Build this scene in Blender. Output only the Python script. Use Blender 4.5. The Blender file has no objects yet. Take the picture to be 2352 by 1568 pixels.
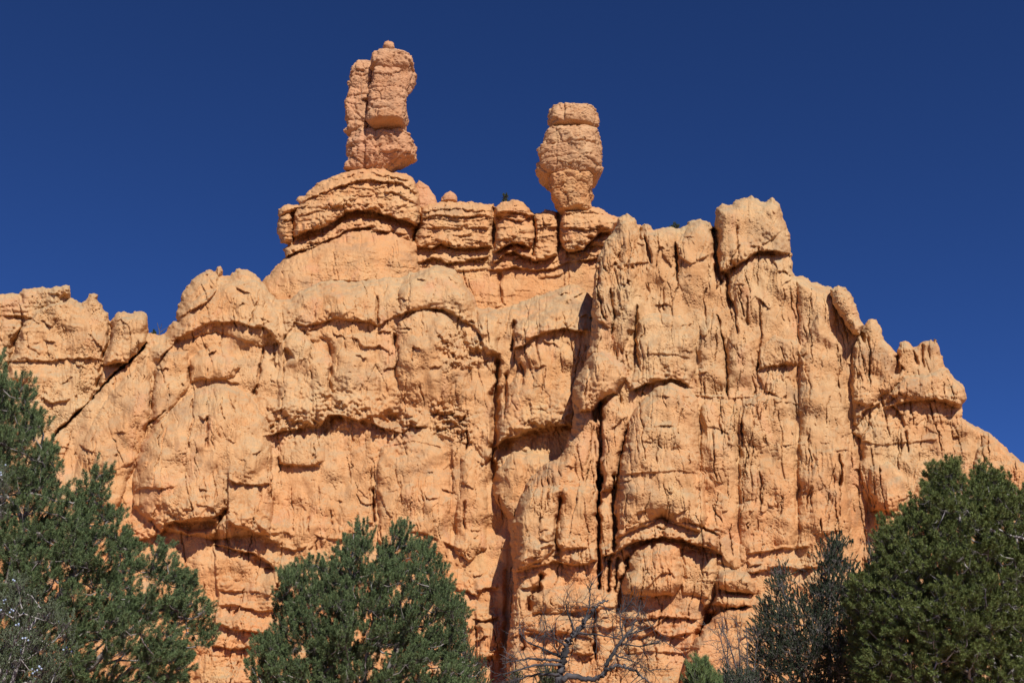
import bpy, math, random
import numpy as np

C = bpy.context.scene
COL = C.collection
rad = math.radians

# ------------------------------------------------------------------ camera, sky, sun, exposure
HFOV = rad(50); PITCH = rad(20); EYE = np.array([0.0, 0.0, 1.6])
W0, H0 = 2352.0, 1568.0
FP = W0 / 2 / math.tan(HFOV / 2)
cam_d = bpy.data.cameras.new('camera'); cam = bpy.data.objects.new('camera', cam_d); COL.objects.link(cam)
cam_d.sensor_width = 36; cam_d.angle = HFOV; cam_d.clip_start = 0.1; cam_d.clip_end = 3000
cam.location = EYE; cam.rotation_euler = (math.pi / 2 + PITCH, 0, 0)
C.camera = cam

SUN_EL = rad(41); SUN_AZ = rad(21)      # azimuth: to the right of the direction straight behind the camera
sv = np.array([math.sin(SUN_AZ) * math.cos(SUN_EL), -math.cos(SUN_AZ) * math.cos(SUN_EL), math.sin(SUN_EL)])
w = bpy.data.worlds.new('World'); C.world = w; w.use_nodes = True
wn = w.node_tree.nodes; wl = w.node_tree.links; wn.clear()
sky = wn.new('ShaderNodeTexSky'); sky.sky_type = 'NISHITA'; sky.sun_disc = False
sky.sun_elevation = SUN_EL; sky.sun_rotation = math.pi - SUN_AZ
sky.altitude = 3000; sky.air_density = 0.6; sky.dust_density = 0.0; sky.ozone_density = 8.0
bg = wn.new('ShaderNodeBackground'); bg.inputs['Strength'].default_value = 0.105
wo = wn.new('ShaderNodeOutputWorld')
tint = wn.new('ShaderNodeMix'); tint.data_type = 'RGBA'; tint.blend_type = 'MULTIPLY'; tint.inputs[0].default_value = 1.0
tint.inputs[7].default_value = (.48, .655, .96, 1)          # deep polarised blue of thin high air
wl.new(sky.outputs[0], tint.inputs[6]); wl.new(tint.outputs[2], bg.inputs[0]); wl.new(bg.outputs[0], wo.inputs[0])

sun_d = bpy.data.lights.new('sun', 'SUN'); sun_d.energy = 5.0; sun_d.angle = rad(0.53); sun_d.color = (1.0, 0.96, 0.93)
sun = bpy.data.objects.new('sun', sun_d); COL.objects.link(sun)
from mathutils import Vector
sun.rotation_euler = Vector(sv).to_track_quat('Z', 'Y').to_euler()
C.view_settings.view_transform = 'Standard'; C.view_settings.look = 'None'
C.view_settings.exposure = 0.11; C.view_settings.gamma = 1.0
C.cycles.max_bounces = 6; C.cycles.diffuse_bounces = 4

# ------------------------------------------------------------------ helpers
STEP = 1.45
def ray(X, Y):
    dx = (X - W0 / 2) / FP; dy = (H0 / 2 - Y) / FP
    c, s = math.cos(PITCH), math.sin(PITCH)
    return dx, c - dy * s, s + dy * c
def at(X, Y, y):
    """world point seen at photo position X, Y (2352 x 1568 units) at world depth y"""
    X = np.asarray(X, float); Y = np.asarray(Y, float)
    rx, ry, rz = ray(X, Y)
    k = y / ry
    return np.stack(np.broadcast_arrays(EYE[0] + rx * k, EYE[1] + ry * k, EYE[2] + rz * k), -1)
VIEWS = {0: (0, 0, 1), 1: (574.2, 57.4, .39063), 2: (0, 574.2, .29297), 3: (631.6, 574.2, .34180), 4: (1263.3, 402, .46289),
         5: (0, 976.2, .37757), 6: (516.8, 1091, .30436), 7: (1091, 1091, .30436), 8: (1550.4, 976.2, .37759)}
def T(v, pts):
    x0, y0, s = VIEWS[v]
    return np.array([(x0 + x * s, y0 + y * s) for x, y in pts], float)

_r = np.random.RandomState(7)
_perm = np.concatenate([_r.permutation(256)] * 3)
_g2 = np.stack([np.cos(np.arange(256) * 2 * np.pi / 256), np.sin(np.arange(256) * 2 * np.pi / 256)], -1)
_g3 = _r.normal(size=(256, 3)); _g3 /= np.linalg.norm(_g3, axis=1)[:, None]
def fade(t): return t * t * t * (t * (t * 6 - 15) + 10)
def pn2(x, y, seed=0):
    x = x + seed * 17.31; y = y + seed * 9.77
    xi = np.floor(x).astype(int); yi = np.floor(y).astype(int); xf = x - xi; yf = y - yi; xi &= 255; yi &= 255
    u = fade(xf); v = fade(yf)
    def g(i, j, a, b):
        k = _g2[_perm[_perm[(xi + i) & 255] + ((yi + j) & 255)]]
        return k[..., 0] * a + k[..., 1] * b
    n0 = g(0, 0, xf, yf); n1 = g(1, 0, xf - 1, yf); n2 = g(0, 1, xf, yf - 1); n3 = g(1, 1, xf - 1, yf - 1)
    return ((n0 + (n1 - n0) * u) * (1 - v) + (n2 + (n3 - n2) * u) * v) * 1.5
def pn3(p, seed=0):
    x = p[..., 0] + seed * 13.7; y = p[..., 1] + seed * 5.3; z = p[..., 2] + seed * 7.9
    xi = np.floor(x).astype(int); yi = np.floor(y).astype(int); zi = np.floor(z).astype(int)
    xf, yf, zf = x - xi, y - yi, z - zi; u, v, q = fade(xf), fade(yf), fade(zf)
    def g(i, j, k):
        h = _perm[_perm[_perm[(xi + i) & 255] + ((yi + j) & 255)] + ((zi + k) & 255)]
        G = _g3[h]; return G[..., 0] * (xf - i) + G[..., 1] * (yf - j) + G[..., 2] * (zf - k)
    def lx(j, k): a = g(0, j, k); return a + (g(1, j, k) - a) * u
    def ly(k): a = lx(0, k); return a + (lx(1, k) - a) * v
    a = ly(0); return (a + (ly(1) - a) * q) * 1.5
def fbm2(x, y, o=4, seed=0, gain=.5):
    r = 0; a = 1.0
    for i in range(o):
        r = r + a * pn2(x * 2 ** i, y * 2 ** i, seed + i); a *= gain
    return r
def fbm3(p, o=4, seed=0, gain=.5):
    r = 0; a = 1.0
    for i in range(o):
        r = r + a * pn3(p * 2 ** i, seed + i); a *= gain
    return r
_jit = _r.rand(256, 6)
def facet2(u, v, seed=0):
    """broken rock: flat tilted faces in irregular cells; returns the face height and the closeness to a joint"""
    u = u + seed * 3.17; v = v + seed * 7.71; iu = np.floor(u).astype(int); iv = np.floor(v).astype(int)
    f1 = np.full(u.shape, 9.0); f2 = np.full(u.shape, 9.0); val = np.zeros(u.shape)
    for a in (-1, 0, 1):
        for b in (-1, 0, 1):
            q = _jit[_perm[_perm[(iu + a) & 255] + ((iv + b) & 255)]]
            dx = u - (iu + a + q[..., 0]); dy = v - (iv + b + q[..., 1]); d = np.hypot(dx, dy)
            z = (q[..., 2] - .5) + 1.3 * (q[..., 3] - .5) * dx + 1.3 * (q[..., 4] - .5) * dy
            m = d < f1; f2 = np.where(m, f1, np.minimum(f2, d)); f1 = np.where(m, d, f1); val = np.where(m, z, val)
    return val, np.exp(-((f2 - f1) / .07) ** 2)
def facet3(p, seed=0):
    p = p + seed * np.array([3.17, 7.71, 5.23]); ip = np.floor(p).astype(int)
    f1 = np.full(p.shape[:-1], 9.0); f2 = f1.copy(); val = np.zeros(p.shape[:-1])
    for a in (-1, 0, 1):
        for b in (-1, 0, 1):
            for c in (-1, 0, 1):
                q = _jit[_perm[_perm[_perm[(ip[..., 0] + a) & 255] + ((ip[..., 1] + b) & 255)] + ((ip[..., 2] + c) & 255)]]
                k = p - (ip + np.array([a, b, c]) + q[..., :3]); d = np.linalg.norm(k, axis=-1)
                z = (q[..., 3] - .5) + 1.2 * ((q[..., 4] - .5) * k[..., 0] + (q[..., 5] - .5) * k[..., 2] + (q[..., 0] - .5) * k[..., 1])
                m = d < f1; f2 = np.where(m, f1, np.minimum(f2, d)); f1 = np.where(m, d, f1); val = np.where(m, z, val)
    return val, np.exp(-((f2 - f1) / .08) ** 2)
def sstep(a, b, x):
    t = np.clip((x - a) / (b - a), 0, 1); return t * t * (3 - 2 * t)

def poly_sd(poly, X, Y):
    """signed distance to a closed polygon, positive inside"""
    d = np.full(X.shape, 1e9); ins = np.zeros(X.shape, bool); n = len(poly)
    for i in range(n):
        x1, y1 = poly[i]; x2, y2 = poly[(i + 1) % n]
        ex, ey = x2 - x1, y2 - y1; L = ex * ex + ey * ey + 1e-9
        t = np.clip(((X - x1) * ex + (Y - y1) * ey) / L, 0, 1)
        d = np.minimum(d, (X - x1 - t * ex) ** 2 + (Y - y1 - t * ey) ** 2)
        c = ((y1 > Y) != (y2 > Y)) & (X < ex * (Y - y1) / (ey if abs(ey) > 1e-9 else 1e-9) + x1)
        ins ^= c
    d = np.sqrt(d); return np.where(ins, d, -d)
def line_sd(pl, X, Y):
    """distance to an open polyline, side (+1 above a line drawn left to right), arc position 0..L, overshoot past the ends"""
    best = np.full(X.shape, 1e9); side = np.ones(X.shape); arc = np.zeros(X.shape); over = np.zeros(X.shape)
    acc = 0.0; n = len(pl)
    for i in range(n - 1):
        x1, y1 = pl[i]; x2, y2 = pl[i + 1]; ex, ey = x2 - x1, y2 - y1; L = math.hypot(ex, ey) + 1e-9
        tr = ((X - x1) * ex + (Y - y1) * ey) / (L * L); t = np.clip(tr, 0, 1)
        d = np.hypot(X - x1 - t * ex, Y - y1 - t * ey)
        s = np.sign((X - x1) * ey - (Y - y1) * ex); s[s == 0] = 1
        m = d < best
        best = np.where(m, d, best); side = np.where(m, s, side); arc = np.where(m, acc + t * L, arc)
        o = np.zeros(X.shape)
        if i == 0: o = np.maximum(o, -tr * L)
        if i == n - 2: o = np.maximum(o, (tr - 1) * L)
        over = np.where(m, np.maximum(o, 0), over); acc += L
    return best, side, arc, over, acc

def mesh_from(name, verts, faces, mat, parent=None, smooth=True, loc=None):
    """verts Nx3, faces: list of (M x k) integer arrays; one mesh object"""
    me = bpy.data.meshes.new(name)
    verts = np.asarray(verts, np.float32)
    if loc is not None: verts = verts - np.asarray(loc, np.float32)
    faces = [np.asarray(f, np.int32) for f in faces if len(f)]
    nl = sum(f.size for f in faces); nf = sum(len(f) for f in faces)
    me.vertices.add(len(verts)); me.vertices.foreach_set('co', verts.ravel())
    me.loops.add(nl); me.loops.foreach_set('vertex_index', np.concatenate([f.ravel() for f in faces]))
    me.polygons.add(nf)
    tot = np.concatenate([np.full(len(f), f.shape[1], np.int32) for f in faces])
    st = np.concatenate([[0], np.cumsum(tot)[:-1]]).astype(np.int32)
    me.polygons.foreach_set('loop_start', st); me.polygons.foreach_set('loop_total', tot)
    me.polygons.foreach_set('use_smooth', np.full(nf, smooth))
    me.update(calc_edges=True); me.validate()
    me.materials.append(mat)
    o = bpy.data.objects.new(name, me); COL.objects.link(o)
    if loc is not None and parent is None: o.location = tuple(float(q) for q in loc)
    if parent is not None: o.parent = parent
    return o
def tag(o, label=None, cat=None, group=None, kind=None):
    if label: o['label'] = label
    if cat: o['category'] = cat
    if group: o['group'] = group
    if kind or cat: o['kind'] = kind or 'thing'
    return o
def thing(name, loc, label, cat, group=None):
    o = bpy.data.objects.new(name, None); COL.objects.link(o); o.location = tuple(float(q) for q in loc)
    o.empty_display_size = .3
    return tag(o, label, cat, group)

# ------------------------------------------------------------------ materials
def nodes_for(name):
    m = bpy.data.materials.new(name); m.use_nodes = True
    nt = m.node_tree; b = nt.nodes['Principled BSDF']
    return m, nt, b
def rock_material(name, main, pale, deep, lichen, lich_amt=.5, streak=.5, zlo=2, zhi=45, low=None, bump=.35):
    """weathered sandstone: patchy base colour, vertical wash streaks, lichen on upward faces, fine grain bump"""
    m, nt, b = nodes_for(name); N = nt.nodes; L = nt.links
    geo = N.new('ShaderNodeNewGeometry')
    def noise(scale, detail=6, rough=.6, stretch=None, dist=0.0):
        n = N.new('ShaderNodeTexNoise'); n.inputs['Scale'].default_value = scale; n.inputs['Detail'].default_value = detail
        n.inputs['Roughness'].default_value = rough; n.inputs['Distortion'].default_value = dist
        if stretch:
            mp = N.new('ShaderNodeMapping'); mp.inputs['Scale'].default_value = stretch
            L.new(geo.outputs['Position'], mp.inputs[0]); L.new(mp.outputs[0], n.inputs['Vector'])
        else: L.new(geo.outputs['Position'], n.inputs['Vector'])
        return n.outputs['Fac']
    def ramp(src, a, b_, lo=0.0, hi=1.0):
        r = N.new('ShaderNodeMapRange'); r.inputs['From Min'].default_value = a; r.inputs['From Max'].default_value = b_
        r.inputs['To Min'].default_value = lo; r.inputs['To Max'].default_value = hi; r.clamp = True
        L.new(src, r.inputs['Value']); return r.outputs[0]
    def mix(f, a, b_, blend='MIX'):
        x = N.new('ShaderNodeMix'); x.data_type = 'RGBA'; x.blend_type = blend
        if isinstance(f, float): x.inputs[0].default_value = f
        else: L.new(f, x.inputs[0])
        for i, v in ((6, a), (7, b_)):
            if isinstance(v, tuple): x.inputs[i].default_value = (*v, 1)
            else: L.new(v, x.inputs[i])
        return x.outputs[2]
    def mul(a, b_):
        x = N.new('ShaderNodeMath'); x.operation = 'MULTIPLY'; L.new(a, x.inputs[0])
        if isinstance(b_, (int, float)): x.inputs[1].default_value = b_
        else: L.new(b_, x.inputs[1])
        return x.outputs[0]
    c = mix(ramp(noise(.16, 7, .62), .38, .64), main, pale)
    if low:
        sx = N.new('ShaderNodeSeparateXYZ'); L.new(geo.outputs['Position'], sx.inputs[0])
        c = mix(ramp(sx.outputs[2], zhi, zlo), c, mix(ramp(noise(.22, 5, .6), .4, .62), low, main))
    c = mix(ramp(noise(.5, 8, .65, None, .6), .5, .7, 0, .75), c, deep)
    c = mix(ramp(noise(1.0, 6, .6, (1.6, 1.6, .16)), .52, .72, 0, streak), c, tuple(q * .72 for q in deep))
    c = mix(ramp(noise(.9, 6, .6, (2.2, 2.2, .2)), .56, .76, 0, streak * .9), c, tuple(min(1, q * 1.25) for q in pale))
    # lichen and grey crust on faces the rain reaches
    sn = N.new('ShaderNodeSeparateXYZ'); L.new(geo.outputs['Normal'], sn.inputs[0])
    up = ramp(sn.outputs[2], .12, .75)
    lm = mul(up, ramp(noise(1.3, 8, .7), .40, .60))
    c = mix(mul(lm, lich_amt), c, lichen)
    crust = ramp(noise(.30, 9, .68), .54, .70, 0, .58)
    c = mix(crust, c, (.25, .165, .10))
    c = mix(ramp(noise(.28, 7, .66, (1, 1, .55)), .56, .70, 0, .32), c, (.57, .41, .20))
    c = mix(ramp(noise(.24, 7, .66, (1.3, 1.3, .6), .4), .56, .72, 0, .55), c, (.56, .26, .135))
    gr = ramp(noise(14, 5, .7), .25, .75, .80, 1.16)
    g = N.new('ShaderNodeVectorMath'); g.operation = 'SCALE'; L.new(c, g.inputs[0]); L.new(gr, g.inputs['Scale'])
    L.new(g.outputs[0], b.inputs['Base Color'])
    b.inputs['Roughness'].default_value = .95; b.inputs['Specular IOR Level'].default_value = .12
    bp = N.new('ShaderNodeBump'); bp.inputs['Strength'].default_value = bump; bp.inputs['Distance'].default_value = .13
    f1 = noise(7.5, 8, .74); f2 = noise(3.6, 7, .7, (2.6, 2.6, .5))
    ad = N.new('ShaderNodeMath'); ad.operation = 'ADD'; L.new(f1, ad.inputs[0]); L.new(f2, ad.inputs[1])
    L.new(ad.outputs[0], bp.inputs['Height']); L.new(bp.outputs[0], b.inputs['Normal'])
    return m
def leaf_material(name, a, b_, c, rough=.55, sheen=.25):
    m, nt, b = nodes_for(name); N = nt.nodes; L = nt.links
    geo = N.new('ShaderNodeNewGeometry')
    n = N.new('ShaderNodeTexNoise'); n.inputs['Scale'].default_value = 1.6; n.inputs['Detail'].default_value = 4
    L.new(geo.outputs['Position'], n.inputs['Vector'])
    r = N.new('ShaderNodeMapRange'); r.inputs['From Min'].default_value = .35; r.inputs['From Max'].default_value = .65
    L.new(n.outputs['Fac'], r.inputs[0])
    x = N.new('ShaderNodeMix'); x.data_type = 'RGBA'; x.inputs[6].default_value = (*a, 1); x.inputs[7].default_value = (*b_, 1)
    L.new(r.outputs[0], x.inputs[0])
    y = N.new('ShaderNodeMix'); y.data_type = 'RGBA'; L.new(x.outputs[2], y.inputs[6]); y.inputs[7].default_value = (*c, 1)
    p = N.new('ShaderNodeMath'); p.operation = 'POWER'; L.new(geo.outputs['Random Per Island'], p.inputs[0]); p.inputs[1].default_value = 2.5
    L.new(p.outputs[0], y.inputs[0]); L.new(y.outputs[2], b.inputs['Base Color'])
    b.inputs['Roughness'].default_value = rough; b.inputs['Specular IOR Level'].default_value = sheen
    return m
def bark_material(name, a, b_, scale=6):
    m, nt, b = nodes_for(name); N = nt.nodes; L = nt.links
    geo = N.new('ShaderNodeNewGeometry')
    n = N.new('ShaderNodeTexNoise'); n.inputs['Scale'].default_value = scale; n.inputs['Detail'].default_value = 7
    L.new(geo.outputs['Position'], n.inputs['Vector'])
    r = N.new('ShaderNodeMapRange'); r.inputs['From Min'].default_value = .38; r.inputs['From Max'].default_value = .62
    L.new(n.outputs['Fac'], r.inputs[0])
    x = N.new('ShaderNodeMix'); x.data_type = 'RGBA'; x.inputs[6].default_value = (*a, 1); x.inputs[7].default_value = (*b_, 1)
    L.new(r.outputs[0], x.inputs[0]); L.new(x.outputs[2], b.inputs['Base Color'])
    b.inputs['Roughness'].default_value = .85
    bp = N.new('ShaderNodeBump'); bp.inputs['Distance'].default_value = .02; L.new(n.outputs['Fac'], bp.inputs['Height']); L.new(bp.outputs[0], b.inputs['Normal'])
    return m

LICHEN = (.34, .28, .17)
M_CLIFF = rock_material('sandstone_cliff', (.545, .284, .116), (.56, .346, .164), (.45, .205, .074), LICHEN, .6, .45, 2, 30, (.59, .245, .088))
M_BUTT = rock_material('sandstone_buttress', (.535, .290, .124), (.555, .360, .174), (.42, .20, .074), LICHEN, .7, .6, 2, 34, (.59, .245, .088))
M_CAP = rock_material('sandstone_caprock', (.555, .272, .108), (.565, .322, .142), (.46, .192, .068), (.44, .29, .16), .35, .25)
M_PILLAR = rock_material('sandstone_pillar', (.53, .265, .128), (.53, .30, .16), (.46, .212, .09), (.42, .29, .17), .45, .35)
M_TAN = rock_material('sandstone_pale_pillar', (.53, .282, .135), (.55, .335, .17), (.46, .22, .095), (.38, .29, .17), .5, .5)
M_SOIL = rock_material('red_soil', (.42, .22, .11), (.45, .26, .14), (.36, .17, .08), (.33, .24, .14), .3, 0.0)
M_NEEDLE = leaf_material('pinyon_needles', (.068, .108, .046), (.10, .148, .058), (.20, .235, .095), .6, .14)
M_NEEDLE_Y = leaf_material('pinyon_needles_warm', (.082, .118, .034), (.122, .155, .044), (.21, .225, .07), .6, .14)
M_DARK = leaf_material('juniper_dark_foliage', (.036, .056, .030), (.052, .074, .040), (.10, .115, .07), .6, .14)
M_JUN = leaf_material('juniper_scale_foliage', (.065, .09, .035), (.09, .115, .045), (.16, .17, .08), .6, .14)
M_BRIGHT = leaf_material('young_pine_needles', (.08, .13, .045), (.11, .16, .055), (.20, .24, .09), .6, .14)
M_BARK = bark_material('grey_bark', (.16, .13, .11), (.30, .27, .24))
M_TWIG2 = bark_material('grey_twigs', (.09, .075, .065), (.19, .17, .15))
M_PALE = bark_material('pale_bark', (.26, .235, .21), (.46, .43, .40))
M_JUNF = leaf_material('pale_juniper_foliage', (.075, .10, .048), (.11, .135, .068), (.22, .25, .16), .6, .14)
M_DEADW = bark_material('weathered_dead_wood', (.016, .014, .014), (.095, .085, .083), 3.2)
M_TWIG = bark_material('dark_bare_twigs', (.055, .045, .04), (.13, .11, .10))
M_BERRY = bark_material('blue_juniper_berries', (.30, .38, .52), (.50, .57, .68), 40)

# ------------------------------------------------------------------ rock sheets (cliff faces with real relief)
class Sheet:
    def __init__(s, poly, y0, lean, seed, warp=4.0, fine=1.5, step=None, ek=.66):
        s.ek = ek
        s.step = step or STEP; s.poly = np.asarray(poly, float); s.seed = seed; s.y0 = y0; s.lean = lean
        x0, y_0 = s.poly.min(0) - 4; x1, y1 = s.poly.max(0) + 4
        s.X, s.Y = np.meshgrid(np.arange(x0, x1, s.step), np.arange(y_0, y1, s.step))
        X, Y = s.X, s.Y
        s.wx = X + warp * fbm2(X / 46, Y / 46, 3, seed) + fine * fbm2(X / 11, Y / 11, 2, seed + 20)
        s.wy = Y + warp * fbm2(X / 46, Y / 46, 3, seed + 5) + fine * fbm2(X / 11, Y / 11, 2, seed + 25)
        ex = X + 3.2 * fbm2(X / 17, Y / 17, 3, seed + 40); ey = Y + 3.2 * fbm2(X / 17, Y / 17, 3, seed + 45)
        s.sd = poly_sd(s.poly, ex, ey)
        s.h = np.zeros(X.shape)
    def _box(s, pts, m):
        x0, y0 = pts.min(0) - m; x1, y1 = pts.max(0) + m
        i0 = max(0, int((x0 - s.X[0, 0]) / s.step)); i1 = min(s.X.shape[1], int((x1 - s.X[0, 0]) / s.step) + 2)
        j0 = max(0, int((y0 - s.Y[0, 0]) / s.step)); j1 = min(s.X.shape[0], int((y1 - s.Y[0, 0]) / s.step) + 2)
        return (slice(j0, max(j0, j1)), slice(i0, max(i0, i1)))
    def dome(s, pts, H, r, fb=0.0):
        b = s._box(pts, 12)
        if s.X[b].size == 0: return
        d = poly_sd(pts, s.wx[b], s.wy[b])
        t = np.clip(d / r, 0, 1); v = H * np.sqrt(np.maximum(0, 1 - (1 - t) ** 2))
        if fb: v = v * sstep(pts[:, 1].max(), pts[:, 1].max() - fb, s.Y[b])
        s.h[b] += v
    def edge(s, pts, Hp, up, Hn=None, dn=None, taper=14, rough=.45, sharp=2.2):
        Hn = Hp * .5 if Hn is None else Hn; dn = dn or up * .5
        Hp *= s.ek; Hn *= s.ek
        b = s._box(pts, 3.2 * max(up, dn) + 10)
        if s.X[b].size == 0: return
        d, sg, arc, ov, L = line_sd(pts, s.wx[b], s.wy[b])
        wgt = np.exp(-(ov / 6.0) ** 2) * sstep(0, taper, arc + .3 * taper) * sstep(0, taper, L - arc + .3 * taper)
        wgt = wgt * np.clip(1 + rough * 1.6 * pn2(s.X[b] / 21, s.Y[b] / 21, s.seed + 60) + rough * pn2(s.X[b] / 8, s.Y[b] / 8, s.seed + 61), .1, 2)
        t = sstep(-sharp, sharp, sg * d)
        s.h[b] += wgt * (t * Hp * np.exp(-d / up) - (1 - t) * Hn * np.exp(-d / dn))
    def crack(s, pts, wd, D, taper=12):
        b = s._box(pts, 4 * wd + 8)
        if s.X[b].size == 0: return
        d, sg, arc, ov, L = line_sd(pts, s.wx[b], s.wy[b])
        wgt = np.exp(-(ov / 5.0) ** 2) * sstep(0, taper, arc + .2 * taper) * sstep(0, taper, L - arc + .2 * taper)
        wv = wd * np.clip(1 + .9 * pn2(s.X[b] / 26, s.Y[b] / 26, s.seed + 70), .35, 2)
        s.h[b] -= D * wgt * np.exp(-(d / wv) ** 2)
    def hollow(s, pts, D, r):
        b = s._box(pts, 10)
        if s.X[b].size == 0: return
        d = poly_sd(pts, s.wx[b], s.wy[b]); s.h[b] -= D * sstep(0, r, d)
    def region(s, pts, r):
        return sstep(-r, r, poly_sd(pts, s.X, s.Y))
    def texture(s, flute=.35, strata=.1, rough=.5, pits=.18, chips=.16, fl_map=None, st_map=None, ncr=260, fac=1.0, colm=.4, lips=.45, tall=1.0):
        X, Y, k = s.X, s.Y, s.seed
        fm = np.clip(.55 + 1.3 * fbm2(X / 150, Y / 150, 2, k + 80), .05, 1.6)
        if fl_map is not None: fm = fm * fl_map
        def ridge(n): return 1 - 2 * np.abs(n)
        f = .55 * ridge(pn2(s.wx / 30, Y / 210, k + 81)) + .45 * ridge(pn2(s.wx / 13, Y / 95, k + 82)) + .24 * ridge(pn2(s.wx / 6.2, Y / 48, k + 83)) + .16 * ridge(pn2(s.wx / 3.3, Y / 26, k + 83.5))
        f = f + .9 * ridge(pn2(s.wx / 62, Y / 420, k + 79)) * colm
        gro = -.9 * sstep(.78, .97, ridge(pn2(s.wx / 17, Y / 85, k + 84))) * sstep(-.1, .35, pn2(X / 60, Y / 60, k + 85))
        s.h += flute * fm * (f + gro)
        sm = np.clip(.5 + 1.2 * fbm2(X / 120, Y / 90, 2, k + 86), .05, 1.6)
        if st_map is not None: sm = sm * st_map
        st = .6 * pn2(X / 150, s.wy / 17, k + 87) + .4 * pn2(X / 80, s.wy / 7.5, k + 88)
        s.h += strata * sm * 1.6 * np.tanh(st * 2.2)
        s.h += rough * (.9 * fbm2(X / 70, Y / 70, 2, k + 90) + .075 * fbm2(X / 19, Y / 21, 4, k + 93, .5))
        fx = X + 4 * fbm2(X / 30, Y / 30, 2, k + 110) + 1.2 * pn2(X / 6, Y / 6, k + 112); fy = Y + 4 * fbm2(X / 30, Y / 30, 2, k + 114) + 1.2 * pn2(X / 6, Y / 6, k + 116)
        for cx_, cy_, am, ck, sd_ in ((44, 44 + 70 * tall, .34, .16, 1), (17, 17 + 19 * tall, .16, .07, 2), (7.5, 7.5 + 3 * tall, .06, .03, 3)):
            fv, fe = facet2(fx / cx_, fy / cy_, k + sd_)
            pmk = .12 + 1.2 * sstep(-.3, .5, fbm2(X / 90, Y / 80, 2, k + 118 + 3 * sd_))
            s.h += fac * pmk * (am * fv - ck * fe * sstep(-.1, .4, pn2(X / 40, Y / 40, k + 130 + sd_)))
        p = pn2(X / 8.5, Y / 7.5, k + 97); p2 = pn2(X / 4.4, Y / 4.0, k + 98)
        pm = sstep(-.15, .4, fbm2(X / 75, Y / 75, 2, k + 99))
        s.h -= .45 * pits * (.1 + pm) * (sstep(.40, .66, p) + .5 * sstep(.42, .62, p2))
        rg = np.random.RandomState(k * 31 + 5); n = int(ncr * s.sd.size * s.step ** 2 / 1e6)
        x0, y_0 = s.poly.min(0); x1, y1 = s.poly.max(0)
        for i in range(n):                                        # short weathering cracks, mostly upright
            px, py = rg.uniform(x0, x1), rg.uniform(y_0, y1); L = tall * rg.uniform(12, 70) * rg.uniform(.6, 1.8); sl = rg.normal() * .14
            m = rg.normal(size=3) * 2.0
            s.crack(np.array([(px, py), (px + sl * L * .33 + m[0], py + L * .33), (px + sl * L * .66 + m[1], py + L * .66), (px + sl * L + m[2], py + L)]), rg.uniform(.7, 1.5), rg.uniform(.12, .5), taper=8)
        ek = s.ek; s.ek = 1.0
        for i in range(int(n * lips)):                              # small broken lips
            px, py = rg.uniform(x0, x1), rg.uniform(y_0, y1); L = rg.uniform(7, 34); sl = rg.normal() * .35
            m = rg.normal(size=2) * 2.4; Hh = rg.uniform(.08, .32)
            s.edge(np.array([(px, py), (px + L * .4, py + sl * L * .4 + m[0]), (px + L * .7, py + sl * L * .7 + m[1]), (px + L, py + sl * L)]), Hh, rg.uniform(5, 12), Hh * .9, rg.uniform(3, 7), taper=6, sharp=1.2)
        s.ek = ek
        q = 5 * fbm2(s.wx / 34, s.wy / 25, 3, k + 102); fr = q - np.floor(q)
        s.h += chips * (np.floor(q) + sstep(.78, 1.0, fr) - q) * sstep(-.3, .3, fbm2(X / 60, Y / 60, 2, k + 105))
    def build(s, name, mat, edge_r=34, edge_h=3.0, thick=8.0, parent=None):   # edge_h may be a map
        t = np.clip(s.sd / edge_r, 0, 1); s.h -= edge_h * (1 - np.sqrt(np.maximum(0, 1 - (1 - t) ** 2)))
        gy, gx = np.gradient(s.sd, s.step); gl = np.hypot(gx, gy) + 1e-6
        out = s.sd < 0; mv = np.where(out, -s.sd, 0)
        X = s.X + gx / gl * mv; Y = s.Y + gy / gl * mv
        keep = s.sd > -1.45 * s.step
        rx, ry, rz = ray(X, Y)
        base = (s.y0 + s.lean * EYE[2]) / (1 - s.lean * rz / ry)
        P = at(X, Y, base - s.h)
        keep &= P[..., 2] > -3.0
        idx = np.full(X.shape, -1, int); idx[keep] = np.arange(keep.sum())
        V = P[keep]
        q = np.stack([idx[:-1, :-1], idx[1:, :-1], idx[1:, 1:], idx[:-1, 1:]], -1).reshape(-1, 4)
        q = q[(q >= 0).all(1)]
        # skirt: the mass runs back behind its outline
        e = np.concatenate([q[:, [0, 1]], q[:, [1, 2]], q[:, [2, 3]], q[:, [3, 0]]])
        key = np.sort(e, 1); key = key[:, 0] * (len(V) + 1) + key[:, 1]
        u, inv, cnt = np.unique(key, return_inverse=True, return_counts=True)
        be = e[cnt[inv] == 1]
        bv = np.unique(be); mp = np.full(len(V), -1); mp[bv] = len(V) + np.arange(len(bv))
        ki = np.argwhere(keep)[bv]; bx = X[keep][bv] + 5 * (gx / gl)[ki[:, 0], ki[:, 1]]; by = Y[keep][bv] + 5 * (gy / gl)[ki[:, 0], ki[:, 1]]
        SK = at(bx, by, V[bv][:, 1] + thick)
        sk = np.stack([be[:, 1], be[:, 0], mp[be[:, 0]], mp[be[:, 1]]], -1)
        V = np.concatenate([V, SK])
        loc = np.array([V[:, 0].mean(), V[:, 1].min(), max(0, V[:, 2].min())])
        return mesh_from(name, V, [q, sk], mat, parent, True, loc)

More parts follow.
